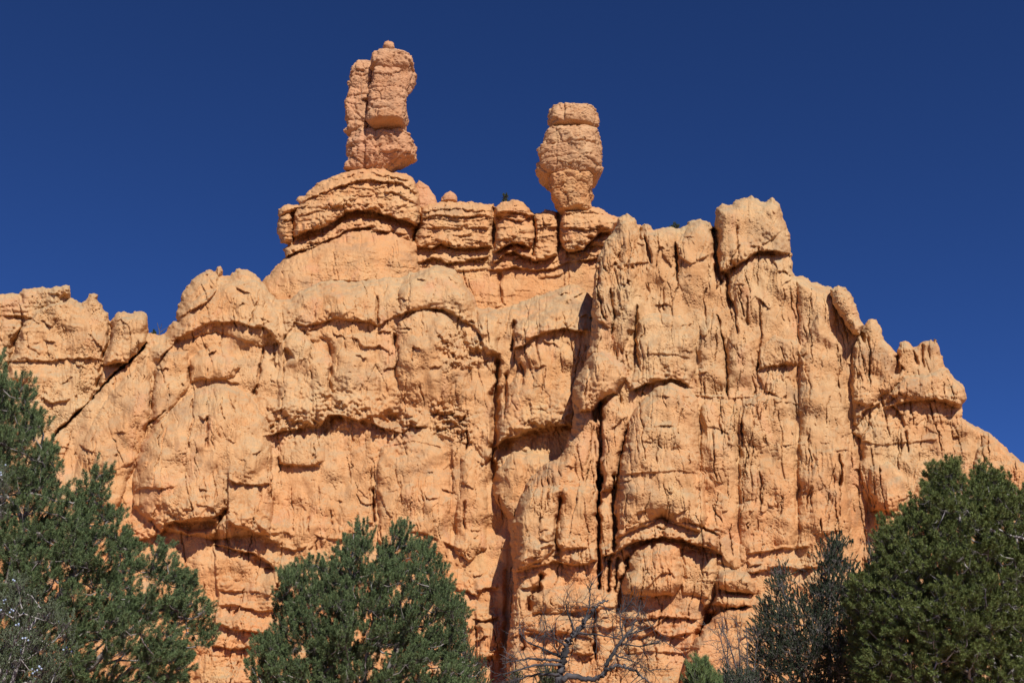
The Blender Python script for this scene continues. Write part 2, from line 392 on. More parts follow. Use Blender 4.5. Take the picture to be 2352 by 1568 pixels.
# ================================================================== main cliff
V = np.array
A_top = np.concatenate([T(2, [(1165, 700), (1175, 655), (1230, 668), (1290, 665), (1330, 590), (1385, 545), (1378, 490), (1410, 400), (1440, 320), (1500, 240), (1560, 190),
                              (1620, 160), (1685, 165), (1700, 130), (1732, 130), (1750, 160), (1747, 200), (1800, 195), (1840, 160), (1880, 145), (1940, 150), (1990, 190), (2050, 243)]),
                        T(3, [(0, 330), (100, 328), (160, 280), (260, 230), (380, 200), (500, 212), (640, 200), (760, 180), (850, 190), (900, 150), (960, 150), (1040, 110), (1120, 100),
                              (1220, 140), (1260, 200), (1310, 270), (1350, 340), (1362, 385), (1500, 398), (1620, 370), (1750, 310), (1900, 260), (2010, 225), (2080, 270), (2140, 330), (2500, 500)])])
A_poly = np.concatenate([A_top, [(1500, 1700), (-260, 1700), (-260, 1420), (-60, 1230), (60, 1085)],
                         T(2, [(400, 1520), (450, 1440), (520, 1375), (610, 1285), (710, 1185), (795, 1100), (905, 975), (1015, 895), (1095, 805), (1150, 745)])])
A = Sheet(A_poly, 76, .27, 1)
# large forms
A.dome(T(2, [(1290, 720), (1400, 480), (1600, 330), (1850, 230), (2050, 300), (2180, 500), (2200, 720), (2050, 760), (1700, 640), (1450, 700)]), .9, 48)
A.dome(T(2, [(1110, 1520), (1200, 1400), (1330, 1270), (1450, 1140), (1600, 1060), (1750, 1040), (1860, 1070), (1960, 1150), (2030, 1240), (2090, 1330), (2125, 1450), (2130, 1600), (2150, 2010), (2120, 2230), (1700, 2260), (1260, 2200), (1040, 2000), (1050, 1750)]), 2.4, 75)
A.dome(T(2, [(1500, 850), (1560, 790), (1680, 750), (1790, 780), (1850, 850), (1880, 920), (1840, 990), (1760, 1010), (1600, 1000), (1500, 1040)]), .9, 26)
A.dome(T(3, [(110, 480), (160, 330), (300, 240), (480, 215), (640, 230), (690, 330), (690, 500), (560, 460), (420, 455), (300, 490)]), .6, 34)
A.dome(T(3, [(830, 430), (850, 230), (960, 160), (1110, 115), (1220, 160), (1330, 330), (1350, 500), (1250, 460), (1130, 395), (1000, 400)]), .95, 34)
A.dome(T(3, [(830, 480), (950, 400), (1060, 395), (1160, 430), (1230, 560), (1290, 760), (1330, 1000), (1240, 1150), (1050, 1120), (900, 1080), (820, 900), (810, 640)]), 1.8, 50, 150)
A.dome(T(3, [(20, 1210), (20, 640), (110, 560), (370, 600), (372, 960), (345, 1190)]), .7, 34, 60)
A.dome(T(3, [(378, 1140), (380, 640), (520, 560), (680, 560), (682, 1160)]), .7, 34, 60)
A.dome(T(2, [(1190, 1500), (1200, 950), (1320, 790), (1480, 800), (1490, 1050), (1330, 1270)]), .9, 30, 60)
A.dome(T(2, [(520, 1900), (700, 1400), (900, 1080), (1150, 860), (1190, 1100), (1150, 1450), (1050, 1700), (900, 2100)]), 1.0, 50)
A.dome(T(3, [(690, 1700), (690, 1500), (700, 1400), (720, 1330), (800, 1270), (860, 1205), (940, 1185), (1040, 1210), (1130, 1290), (1170, 1345), (1178, 1500), (1180, 1900), (1150, 2150), (1000, 2200), (800, 2150), (700, 1950)]), 1.1, 34, 120)
A.dome(T(3, [(1600, 640), (1615, 500), (1700, 440), (1880, 370), (2120, 350), (2400, 500), (2400, 1250), (2000, 1180), (1830, 1190), (1700, 1220), (1500, 1290), (1500, 1180), (1560, 950), (1640, 800)]), 1.8, 50)
A.dome(T(3, [(1462, 1640), (1470, 1490), (1540, 1430), (1600, 1365), (1700, 1355), (1800, 1370), (1900, 1390), (2050, 1450), (2100, 2100), (1600, 2150), (1560, 1800)]), 2.2, 30)
A.dome(T(3, [(1240, 1567), (1250, 1400), (1340, 1330), (1420, 1440), (1430, 1700), (1420, 2000), (1300, 2100), (1200, 2000)]), .9, 30)
A.dome(T(3, [(1355, 400), (1500, 400), (1510, 560), (1500, 700), (1415, 700), (1370, 560)]), .9, 20)
A.dome(T(3, [(20, 1250), (340, 1200), (335, 1420), (300, 1450), (20, 1440)]), .5, 26)
# overhanging brows
A.edge(T(2, [(1240, 880), (1290, 800), (1330, 760), (1400, 690), (1480, 650), (1560, 605), (1640, 575), (1720, 565), (1800, 570), (1870, 572), (1960, 590), (2030, 595), (2090, 620), (2130, 660), (2175, 725)]), .75, 30, .35, 24)
A.edge(T(2, [(2130, 640), (2175, 725), (2150, 900)]), .2, 20, .9, 18)
A.edge(T(2, [(1380, 555), (1500, 470), (1600, 420), (1670, 355), (1710, 260), (1700, 180)]), .7, 14, .35, 14)
A.edge(T(2, [(1560, 1000), (1680, 1015), (1780, 1012), (1880, 1050)]), .45, 16, .2, 14)
A.edge(T(2, [(1560, 1300), (1590, 1330), (1640, 1300)]), .5, 12, .5, 10)
A.edge(T(3, [(85, 560), (130, 495), (190, 505), (300, 490), (370, 470), (420, 455), (500, 465), (570, 470), (640, 480), (690, 515), (740, 465), (830, 430), (900, 400), (1000, 402)]), .55, 24, .45, 22)
A.edge(T(3, [(1000, 402), (1060, 390), (1130, 400), (1170, 430), (1250, 460), (1300, 490), (1345, 530), (1390, 590)]), .8, 20, .5, 20)
A.edge(T(3, [(1410, 700), (1455, 705), (1505, 700)]), .6, 18, .7, 12)
A.edge(T(3, [(-60, 1250), (0, 1235), (60, 1215), (140, 1205), (230, 1175), (300, 1185), (350, 1105), (400, 1110), (500, 1132), (560, 1150), (640, 1150), (700, 1178), (760, 1220), (835, 1235), (900, 1190), (1000, 1185)]), 1.25, 44, .75, 30, taper=26, rough=.75)
A.edge(T(3, [(1060, 1080), (1160, 1130), (1250, 1190), (1290, 1230)]), .6, 24, .5, 20)
A.hollow(T(3, [(655, 1120), (760, 1050), (850, 1065), (880, 1150), (970, 1180), (860, 1215), (800, 1232), (700, 1185)]), 1.7, 22)
A.hollow(T(3, [(350, 1110), (400, 1105), (420, 1160), (360, 1260), (300, 1240), (290, 1180)]), 1.0, 14)
A.hollow(T(3, [(130, 520), (200, 520), (250, 560), (300, 690), (240, 640), (200, 600)]), .9, 14)
A.hollow(T(3, [(250, 690), (210, 600), (330, 560), (390, 590), (420, 660), (390, 780), (350, 720)]), 1.0, 16)
A.hollow(T(3, [(790, 540), (840, 570), (815, 670), (780, 640)]), 1.1, 9)
A.hollow(T(3, [(50, 650), (100, 660), (150, 730), (60, 790)]), .9, 10)
A.edge(T(3, [(500, 590), (560, 600), (600, 660), (690, 640), (760, 690)]), .35, 16, .45, 14)
A.edge(T(3, [(20, 1440), (120, 1435), (180, 1445), (240, 1450), (320, 1425)]), .5, 14, .55, 12)
A.edge(T(3, [(700, 1345), (800, 1300), (900, 1290), (1050, 1300), (1165, 1345)]), .22, 10, .12, 10)
A.edge(T(3, [(1600, 655), (1670, 640), (1720, 590), (1790, 555), (1850, 548), (1940, 530), (2000, 540), (2100, 540)]), 1.0, 26, .6, 22)
A.edge(T(3, [(1470, 1330), (1530, 1270), (1600, 1250), (1680, 1215), (1730, 1200), (1780, 1220), (1830, 1190), (1900, 1180), (2010, 1170)]), 1.1, 44, .7, 30)
A.hollow(T(3, [(1470, 1480), (1480, 1300), (1560, 1230), (1620, 1270), (1600, 1350), (1540, 1420)]), 1.5, 16)
A.edge(T(3, [(1360, 1420), (1400, 1440), (1440, 1400), (1460, 1330)]), .9, 26, .8, 16)
A.hollow(T(3, [(1275, 1210), (1305, 1190), (1300, 1330), (1272, 1375)]), 1.3, 6)
# gully cracks
for pts, wd, D in ((T(3, [(1500, 720), (1490, 900), (1480, 1100), (1470, 1300), (1465, 1470), (1480, 1560)]), 7, 2.4), (T(3, [(1555, 820), (1555, 950), (1540, 1140)]), 3.2, 1.2),
                   (T(3, [(1650, 740), (1665, 830), (1650, 915)]), 4, 1.0), (T(3, [(1605, 470), (1600, 560), (1585, 690)]), 3.5, 1.3), (T(3, [(1515, 230), (1520, 300), (1515, 370)]), 2.2, .6),
                   (T(3, [(370, 770), (365, 960)]), 3, .8), (T(3, [(690, 300), (688, 520)]), 3, .8), (T(3, [(830, 640), (825, 760), (800, 860)]), 3, .7),
                   (T(6, [(1122, 80), (1120, 250), (1122, 360)]), 3, 1.2), (T(6, [(640, 300), (625, 440)]), 2, .5), (T(6, [(1810, 180), (1800, 420)]), 2.6, .6),
                   (T(2, [(1485, 900), (1490, 1060)]), 2.6, .7), (T(2, [(1195, 980), (1190, 1130), (1178, 1260)]), 3.4, 1.0), (T(2, [(2060, 760), (2040, 960), (1990, 1150)]), 3, .9), (T(2, [(1630, 1300), (1622, 1560)]), 2.4, .7),
                   (T(2, [(1300, 1260), (1150, 1380), (1140, 1500)]), 2.6, .6), (T(2, [(1500, 1150), (1510, 1330), (1480, 1560)]), 2.2, .4)):
    A.crack(pts, wd, D)
# lower tiers under the bell
A.hollow(T(5, [(1035, 585), (1100, 575), (1320, 565), (1325, 615), (1260, 655), (1160, 665), (1080, 640)]), 1.5, 12)
A.edge(T(5, [(775, 650), (830, 710), (900, 690), (1000, 645), (1010, 605), (1080, 580), (1180, 565), (1280, 562), (1345, 540)]), 1.1, 34, .9, 16)
A.edge(T(5, [(1385, 590), (1450, 615), (1530, 645), (1600, 675), (1690, 715)]), 1.0, 34, .7, 20)
A.edge(T(5, [(1300, 725), (1400, 745), (1480, 768), (1550, 790), (1620, 830), (1680, 875)]), 1.0, 22, .9, 20)
A.edge(T(5, [(815, 420), (830, 395), (880, 372), (960, 385), (1075, 370)]), .45, 20, .3, 14)
A.edge(T(5, [(1180, 480), (1260, 485), (1340, 540)]), .5, 16, .2, 16)
A.edge(T(5, [(1390, 330), (1470, 360), (1580, 372), (1640, 350)]), .7, 18, .5, 18)
A.edge(T(5, [(1395, 260), (1390, 380), (1385, 520), (1330, 610)]), .5, 14, .7, 14)
A.crack(T(5, [(1385, 500), (1330, 600), (1315, 740)]), 6, 1.2)
A.hollow(T(5, [(1625, 430), (1640, 330), (1660, 320), (1650, 470)]), 1.2, 6)
A.edge(T(5, [(1290, 730), (1320, 900), (1330, 1080), (1300, 1210)]), .5, 16, .2, 18)
for pts, Hh in (([(1325, 1090), (1450, 1098), (1600, 1132), (1690, 1120)], .5), ([(1285, 1190), (1400, 1232), (1500, 1255), (1610, 1265), (1700, 1290)], 1.0), ([(1285, 1330), (1400, 1365), (1500, 1350), (1600, 1345)], .8), ([(1340, 1010), (1500, 1010), (1650, 1030)], .3)):
    A.edge(T(5, pts), Hh, 18, Hh * .6, 16)
# band across the foot of the wall behind the middle pine, stepped blocks by the gully
for pts, Hh in (([(380, 520), (420, 540), (520, 570), (610, 540)], .5), ([(760, 480), (820, 490), (910, 490)], .45), ([(1370, 425), (1420, 432), (1500, 440), (1600, 480)], .4), ([(1640, 500), (1700, 520), (1790, 560)], .5),
                ([(1840, 420), (1930, 420)], .3), ([(1680, 800), (1760, 870), (1830, 870), (1900, 930)], .7), ([(1900, 880), (1960, 850), (2070, 850)], .6), ([(1880, 1085), (1960, 1090), (2060, 1060)], .9),
                ([(1870, 1390), (1960, 1380), (2080, 1360)], .7), ([(1060, 350), (1125, 360)], .4), ([(1480, 150), (1540, 180), (1610, 160)], .35), ([(350, 850), (430, 860)], .4)):
    A.edge(T(6, pts), Hh, 18, Hh * .8, 14)
A.hollow(T(6, [(2100, 700), (2150, 690), (2180, 840), (2160, 1100), (2130, 1500), (2060, 1480), (2070, 1200), (2080, 1000)]), 1.3, 22)
A.dome(T(6, [(1900, 1100), (2060, 1090), (2100, 1250), (2060, 1390), (1900, 1400)]), .7, 18)
A.dome(T(6, [(360, 640), (480, 600), (560, 680), (600, 800), (450, 860), (380, 800)]), .5, 20)
fl = np.clip(.55 + .7 * A.region(T(3, [(900, 500), (1600, 500), (1600, 1500), (1050, 1500), (900, 900)]), 60) + .3 * A.region(T(2, [(1900, 700), (2300, 700), (2200, 1200), (1900, 1200)]), 30), 0, 1.6)
stm = .2 + 1.3 * A.region(T(5, [(1310, 950), (1720, 900), (1720, 1700), (1290, 1700)]), 12) + .5 * sstep(1300, 1400, A.Y) * sstep(600, 700, A.X)
A.texture(.17, .05, .62, .18, .11, fl, stm, 330, .7, 1.2, .4, 1.3)
A.h += .7 * A.region(T(3, [(1080, 560), (1400, 560), (1420, 780), (1150, 800)]), 20) * fbm2(A.X / 16, A.Y / 18, 3, 55)
A.h += .7 * A.region(T(3, [(1050, 1020), (1300, 1080), (1320, 1300), (1080, 1230)]), 16) * fbm2(A.X / 13, A.Y / 12, 3, 56)
o = A.build('cliff', M_CLIFF, 40, .5 + 3.0 * sstep(300, 390, A.X), 9)
tag(o, 'tall orange sandstone cliff of domed columns filling the middle below the layered caprock', kind='structure')

# ================================================================== lower ridge on the left
D_poly = np.concatenate([T(2, [(-500, 420), (-260, 380), (0, 352), (40, 340), (90, 330), (152, 345), (160, 330), (180, 310), (300, 290), (390, 300), (450, 280), (548, 280), (556, 370), (600, 400), (640, 418), (690, 372),
                               (702, 340), (740, 335), (768, 352), (765, 390), (800, 440), (850, 510), (868, 560), (888, 530), (895, 510), (935, 482), (1000, 495), (1050, 490), (1110, 480), (1155, 512), (1163, 570), (1160, 650), (1230, 668), (1330, 700)]),
                         [(420, 900), (420, 1700), (-260, 1700)]])
D = Sheet(D_poly, 76.6, .27, 2)
D.edge(T(2, [(555, 380), (500, 420), (400, 440), (300, 490), (240, 540), (180, 560), (160, 650), (110, 780), (60, 950), (0, 1100), (-60, 1300)]), .9, 60, 1.4, 70, rough=.2)
D.crack(T(2, [(180, 560), (150, 680), (95, 800), (60, 950), (20, 1080)]), 6, 1.3)
D.edge(T(2, [(40, 870), (180, 866), (340, 868), (480, 860), (560, 862), (640, 850), (800, 858)]), .55, 16, .3, 16)
D.dome(T(2, [(880, 560), (900, 505), (940, 485), (1110, 485), (1155, 512), (1165, 600), (1155, 720), (1080, 800), (1010, 885), (900, 880), (805, 890), (840, 760)]), 1.5, 22)
D.edge(T(2, [(800, 892), (860, 892), (940, 885), (1010, 885)]), 1.0, 22, 1.0, 14)
D.crack(T(2, [(868, 560), (862, 640), (845, 740), (800, 880), (785, 1000), (775, 1090)]), 5.5, 1.3)
D.edge(T(2, [(780, 930), (790, 1000), (770, 1080), (700, 1160)]), .3, 14, .7, 12)
D.edge(T(2, [(40, 520), (140, 518), (250, 522)]), .5, 14, .3, 12)
D.edge(T(2, [(300, 1150), (400, 1195), (500, 1190), (560, 1150)]), .5, 18, .25, 16)
D.edge(T(2, [(390, 345), (430, 350), (470, 300)]), .5, 12, .5, 10)
D.crack(T(2, [(160, 330), (165, 420)]), 4, .6)
dline = T(2, [(1160, 720), (1090, 800), (1010, 892), (900, 972), (790, 1098), (700, 1182), (600, 1282), (510, 1372), (440, 1442), (400, 1510), (330, 1620)])
D.crack(dline, 3.4, 2.0); D.edge(dline[::-1], .5, 20, .2, 10, rough=.2)
D.texture(.15, .08, .55, .22, .18)
o = D.build('rock_ridge', M_BUTT, 22, 2.0, 9)
tag(o, 'lower pale ridge of broken blocks cut off by a diagonal crack, above the tall pine', 'rock ridge')

# ================================================================== layered caprock under the hoodoos
C_poly = np.concatenate([T(1, [(-60, 1620), (20, 1560), (80, 1500), (140, 1430), (205, 1365), (200, 1320), (225, 1292), (180, 1278), (155, 1200), (165, 1150), (160, 1120), (175, 1075), (220, 1050), (285, 1060), (290, 1045), (270, 1030),
                               (290, 1008), (330, 1000), (360, 960), (400, 925), (450, 910), (480, 885), (545, 868), (640, 848), (720, 838), (790, 845), (830, 866), (910, 870), (960, 900), (975, 940), (995, 1000), (1005, 1075), (1060, 1050), (1130, 1040),
                               (1250, 1038), (1300, 1040), (1400, 1060), (1430, 1050), (1440, 1075), (1500, 1035), (1560, 1025), (1610, 1045), (1640, 1075), (1670, 1110), (1740, 1090), (1800, 1098), (1825, 1105), (1840, 1070), (1880, 1055),
                               (2010, 1065), (2080, 1085), (2090, 1105), (2170, 1130), (2400, 1220), (2400, 1900), (-60, 1900)])])
K = Sheet(C_poly, 86, .27, 3, warp=3.0, fine=1.6, ek=.8)
K.dome(T(1, [(60, 1900), (60, 1560), (200, 1370), (420, 1270), (580, 1200), (760, 1195), (930, 1235), (985, 1300), (1000, 1500), (1010, 1900)]), 4.0, 70)
K.dome(T(1, [(250, 1260), (262, 1100), (330, 1010), (450, 925), (640, 860), (820, 860), (960, 905), (1000, 1050), (990, 1190), (930, 1165), (760, 1110), (640, 1085), (560, 1105), (430, 1190)]), 1.8, 24)
K.dome(T(1, [(205, 1360), (210, 1310), (300, 1260), (430, 1220), (560, 1150), (640, 1125), (760, 1150), (930, 1190), (950, 1265), (830, 1215), (700, 1190), (560, 1215), (430, 1270), (300, 1320)]), 1.0, 12)
K.dome(T(1, [(160, 1200), (170, 1130), (230, 1105), (250, 1130), (250, 1270), (190, 1280)]), 1.3, 18)
K.dome(T(1, [(160, 1125), (180, 1070), (285, 1060), (260, 1100)]), .9, 12)
K.dome(T(1, [(985, 1310), (1000, 1120), (1010, 1060), (1400, 1065), (1425, 1120), (1425, 1310), (1250, 1310), (1120, 1290)]), 1.1, 18)
K.dome(T(1, [(1435, 1340), (1440, 1180), (1490, 1130), (1620, 1130), (1665, 1180), (1670, 1260), (1640, 1315), (1550, 1285)]), 2.2, 28)
K.dome(T(1, [(1440, 1120), (1450, 1070), (1560, 1030), (1640, 1075), (1672, 1120), (1600, 1150), (1500, 1140)]), 2.3, 18)
K.dome(T(1, [(1665, 1390), (1660, 1200), (1675, 1120), (1800, 1100), (1818, 1180), (1805, 1350)]), 1.0, 20)
K.dome(T(1, [(1815, 1280), (1820, 1180), (1835, 1090), (2010, 1065), (2180, 1140), (2120, 1230), (2060, 1225), (2010, 1275), (1960, 1325), (1880, 1338)]), 2.2, 26)
K.dome(T(1, [(1990, 1310), (2020, 1250), (2080, 1220), (2200, 1210), (2200, 1330), (2050, 1300)]), 1.2, 18)
K.dome(T(1, [(1430, 1400), (1500, 1345), (1550, 1280), (1620, 1330), (1668, 1370), (1665, 1385), (1600, 1352), (1550, 1332)]), .9, 9)
ke = lambda pts, H, u, n, dn, **k: K.edge(T(1, pts), H, u, n, dn, **k)
ke([(300, 1052), (360, 1012), (450, 978), (520, 948), (620, 918), (720, 908), (790, 922), (900, 932), (990, 1002)], .9, 9, .5, 9)
ke([(460, 925), (560, 893), (640, 873), (720, 866), (800, 882), (850, 900), (950, 915)], .7, 8, .4, 6)
ke([(790, 870), (815, 900), (800, 960), (780, 1000)], .1, 10, .5, 10)
ke([(250, 1245), (330, 1217), (430, 1190), (520, 1142), (570, 1102), (640, 1086), (720, 1086), (760, 1111), (860, 1131), (940, 1161), (990, 1195)], 1.5, 26, 1.0, 12)
ke([(203, 1362), (270, 1332), (350, 1312), (430, 1271), (520, 1241), (560, 1216), (620, 1196), (700, 1191), (760, 1216), (830, 1216), (920, 1231), (955, 1270)], 1.4, 14, .7, 16)
ke([(280, 1120), (380, 1100), (480, 1080), (570, 1050), (600, 1065)], .5, 16, .3, 12)
ke([(590, 1040), (640, 1010), (760, 990), (870, 990), (990, 1060)], .35, 14, .25, 12)
ke([(1005, 1102), (1120, 1085), (1250, 1082), (1330, 1100), (1432, 1092)], .6, 8, .4, 6)
ke([(1003, 1132), (1100, 1115), (1200, 1128), (1300, 1125), (1420, 1132)], .7, 8, .6, 9)
ke([(985, 1300), (1060, 1322), (1120, 1292), (1160, 1312), (1240, 1312), (1320, 1312), (1425, 1302)], 1.2, 22, 1.1, 12)
ke([(1010, 1195), (1150, 1185), (1260, 1200), (1420, 1190)], .4, 16, .2, 14)
ke([(1005, 1387), (1080, 1367), (1150, 1396), (1240, 1391), (1330, 1371), (1405, 1362)], 1.1, 15, .7, 13)
ke([(1440, 1120), (1480, 1095), (1540, 1100), (1620, 1105), (1672, 1130)], .6, 9, .9, 12)
ke([(1440, 1090), (1500, 1060), (1600, 1068), (1650, 1090)], .4, 7, .3, 6)
ke([(1430, 1340), (1500, 1312), (1550, 1286), (1600, 1292), (1660, 1320)], 1.3, 20, 1.0, 9)
ke([(1428, 1402), (1500, 1352), (1550, 1332), (1600, 1352), (1668, 1382)], 1.2, 13, .7, 12)
ke([(1668, 1190), (1740, 1182), (1815, 1190)], .6, 12, .4, 9)
ke([(1660, 1386), (1720, 1382), (1805, 1352)], 1.2, 24, .7, 12)
ke([(1820, 1115), (1940, 1100), (2060, 1110), (2165, 1135)], .5, 7, .4, 6)
ke([(1825, 1188), (1950, 1200), (2100, 1192)], .5, 14, .35, 10)
ke([(1820, 1292), (1880, 1337), (1960, 1322), (2010, 1272), (2060, 1222), (2140, 1200)], 1.3, 22, 1.3, 14)
ke([(1400, 1440), (1480, 1440), (1560, 1420), (1690, 1445), (1760, 1432), (1850, 1402), (1890, 1392)], .8, 14, .5, 12)
ke([(1893, 1398), (1950, 1388), (2030, 1372), (2100, 1330)], 1.0, 16, .5, 12)
ke([(1700, 1490), (1780, 1480), (1860, 1450)], .4, 12, .3, 10)
ke([(1200, 1440), (1320, 1445), (1400, 1430)], .3, 10, .2, 10)
K.crack(T(1, [(1003, 1000), (1003, 1080), (985, 1200), (960, 1290)]), 5, 2.0)
K.hollow(T(1, [(945, 1200), (1000, 1180), (985, 1290), (955, 1270)]), 1.3, 8)
K.crack(T(1, [(1432, 1060), (1430, 1200), (1425, 1310)]), 5, 1.8)
K.crack(T(1, [(1668, 1130), (1672, 1250), (1655, 1370)]), 4, 1.5)
K.crack(T(1, [(1822, 1110), (1812, 1250), (1810, 1350)]), 5, 1.6)
K.crack(T(1, [(255, 1080), (252, 1200), (250, 1290)]), 4, 1.4)
K.crack(T(1, [(1470, 1450), (1475, 1560), (1470, 1640)]), 3.5, .9)
K.crack(T(1, [(750, 990), (740, 1040)]), 2.5, .5)
K.edge(T(1, [(460, 1500), (640, 1505), (700, 1490)]), .4, 16, .15, 14)
K.crack(T(1, [(632, 1480), (632, 1520)]), 2, .5)
stm = 1.0 - .75 * K.region(T(1, [(0, 1900), (60, 1520), (250, 1350), (560, 1240), (920, 1250), (1000, 1420), (2400, 1420), (2400, 1900)]), 14)
K.texture(.05, .12, .36, .12, .14, None, stm, 200, .75)
fv, fe = facet2(K.wx / 46, K.wy / 9, 90); K.h += stm * (.34 * fv - .14 * fe)
K.h += .10 * stm * fbm2(K.X / 11, K.Y / 7, 3, 66)
o = K.build('caprock_ledge', M_CAP, 14, 1.6, 10)
tag(o, 'deep orange caprock of stacked bulging ledges and knobs carrying both balanced pillars', 'rock formation')

# ================================================================== big buttress on the right
B_left = np.concatenate([[(1168, 1700), (1163, 1500), (1172, 1420), (1180, 1350), (1176, 1310), (1185, 1270), (1182, 1240), (1178, 1200), (1190, 1150), (1215, 1100), (1250, 1066), (1285, 1050), (1300, 1025), (1312, 990), (1318, 950), (1313, 915), (1318, 880),
                          (1342, 840), (1353, 793), (1360, 721), (1363, 653), (1368, 612)]])
B_poly = np.concatenate([B_left, T(4, [(240, 400), (270, 340), (320, 270), (340, 210), (380, 195), (420, 215), (445, 268), (470, 238), (505, 255), (510, 270), (560, 258), (650, 265), (690, 235), (745, 218), (790, 235), (815, 262), (820, 200), (822, 160), (860, 142),
                               (900, 145), (930, 118), (1000, 105), (1050, 132), (1080, 126), (1105, 110), (1140, 145), (1155, 200), (1180, 270), (1195, 320), (1200, 400), (1205, 485), (1220, 503), (1260, 500), (1300, 530), (1390, 555), (1430, 585),
                               (1500, 690), (1600, 850), (1700, 1100), (1800, 1600), (1800, 2800)])])
B = Sheet(B_poly, 70, .24, 4)
b4 = lambda pts: T(4, pts); b7 = lambda pts: T(7, pts); b8 = lambda pts: T(8, pts)
B.dome(b4([(825, 560), (822, 165), (1000, 110), (1140, 150), (1200, 400), (1190, 390), (1040, 385), (970, 420), (900, 470)]), 1.1, 26)
B.dome(b4([(880, 500), (1000, 400), (1200, 390), (1220, 520), (1240, 900), (1100, 900), (950, 800), (900, 700)]), .8, 36, 180)
B.dome(b4([(635, 520), (630, 340), (690, 240), (750, 220), (815, 262), (822, 440), (810, 700), (700, 740)]), .7, 26, 170)
B.dome(b4([(480, 430), (475, 300), (520, 260), (640, 270), (625, 400), (600, 520)]), .5, 22, 70)
B.dome(b4([(430, 880), (440, 720), (520, 690), (650, 690), (720, 800), (735, 960), (690, 1050), (650, 1020), (540, 1012), (400, 1065)]), .9, 36)
B.dome(b4([(105, 1060), (130, 980), (200, 900), (260, 870), (345, 920), (385, 1000), (330, 1080), (240, 1110), (200, 1165), (145, 1175)]), 1.9, 34)
B.dome(b4([(330, 1800), (350, 1400), (380, 1250), (440, 1140), (520, 1055), (600, 1025), (680, 1055), (735, 1110), (745, 1400), (780, 1690), (740, 1780), (560, 1700), (420, 1760)]), 2.4, 50)
B.dome(b4([(745, 2000), (748, 1150), (800, 1090), (900, 1090), (930, 1200), (935, 2000)]), .9, 32, 160)
B.dome(b4([(942, 2000), (940, 1150), (1040, 1085), (1180, 1110), (1220, 1250), (1222, 2000)]), 1.0, 40, 160)
B.dome(b4([(1230, 2000), (1240, 900), (1330, 680), (1450, 850), (1475, 1200), (1510, 2000)]), 1.1, 44, 160)
B.dome(b4([(745, 1080), (740, 760), (830, 700), (870, 880), (880, 1090)]), .7, 24, 60)
B.dome(b4([(885, 1090), (880, 800), (930, 700), (1020, 800), (1030, 1080)]), .7, 26, 60)
B.dome(b4([(1245, 900), (1225, 520), (1300, 540), (1400, 600), (1440, 850)]), .9, 34, 60)
B.dome(b4([(225, 880), (225, 480), (280, 360), (370, 440), (420, 700), (370, 900)]), 1.0, 30, 60)
B.dome(b4([(1030, 970), (1030, 860), (1120, 790), (1230, 830), (1240, 950), (1180, 935), (1110, 945)]), .6, 26)
B.dome(b4([(250, 1570), (240, 1250), (260, 1140), (330, 1090), (385, 1200), (350, 1400), (320, 1570)]), .9, 16)
B.dome(T(7, [(310, 420), (330, 210), (420, 110), (560, 60), (640, 120), (620, 400), (600, 560), (480, 660), (310, 700)]), 1.2, 30)
B.dome(b7([(610, 540), (630, 300), (650, 100), (930, 60), (930, 640), (740, 670), (640, 640)]), .8, 26)
B.dome(b7([(1110, 900), (1105, 760), (1165, 690), (1180, 600), (1280, 515), (1420, 485), (1555, 530), (1565, 640), (1570, 820), (1500, 905), (1330, 910), (1200, 905)]), 1.7, 34)
B.dome(b7([(1560, 900), (1565, 600), (1640, 560), (1830, 600), (1820, 760), (1760, 930)]), .7, 24)
B.dome(b7([(1055, 580), (1060, 430), (1200, 370), (1420, 330), (1600, 360), (1830, 470), (1825, 570), (1650, 510), (1420, 465), (1200, 510)]), .9, 14)
B.dome(b7([(1815, 800), (1830, 740), (1950, 705), (2060, 735), (2115, 800), (2100, 880), (2000, 880), (1870, 880), (1830, 860)]), 1.6, 24)
B.dome(b7([(1790, 990), (1800, 920), (1870, 890), (2090, 890), (2090, 990), (1960, 1000)]), 1.0, 16)
B.dome(b7([(1700, 940), (1730, 880), (1770, 880), (1770, 970), (1740, 1000)]), .8, 12)
B.dome(b7([(1830, 660), (1820, 500), (1900, 460), (2040, 540), (2050, 650), (1960, 700)]), .5, 22)
B.dome(b7([(400, 900), (520, 860), (740, 820), (930, 860), (920, 1000), (700, 1050), (430, 1040)]), .7, 30)
B.dome(b7([(345, 1150), (380, 1070), (600, 1030), (880, 1080), (880, 1190), (500, 1190)]), .8, 26)
be = lambda v, pts, H, u, n, dn, **k: B.edge(T(v, pts), H, u, n, dn, **k)
be(4, [(840, 500), (870, 475), (905, 465), (980, 412), (1040, 382), (1110, 372), (1195, 388)], 1.1, 22, .6, 20)
be(4, [(1050, 345), (1090, 320), (1150, 280)], .5, 14, .3, 12)
be(4, [(375, 450), (430, 440), (485, 430)], .4, 16, .3, 14)
be(4, [(640, 410), (700, 440), (790, 400)], .35, 16, .25, 12)
be(4, [(395, 1068), (470, 1040), (540, 1015), (600, 1010), (650, 1020), (695, 1052)], 1.1, 30, .6, 16)
be(4, [(730, 860), (735, 960), (695, 1052)], .0, 10, .6, 16)
be(4, [(385, 1000), (375, 880), (385, 760)], .1, 10, 1.0, 20)
be(4, [(110, 1130), (150, 1165), (200, 1160), (245, 1115), (330, 1080)], .9, 24, .7, 20)
be(4, [(1040, 965), (1110, 945), (1180, 936), (1225, 950)], .55, 22, .3, 14)
be(4, [(1030, 980), (1060, 1070), (1110, 1090), (1150, 1110), (1180, 1090)], .35, 12, .35, 10)
be(4, [(720, 1095), (800, 1100), (880, 1105), (1000, 1100)], .3, 18, .15, 16)
be(4, [(470, 890), (560, 880), (690, 910)], .2, 14, .2, 12)
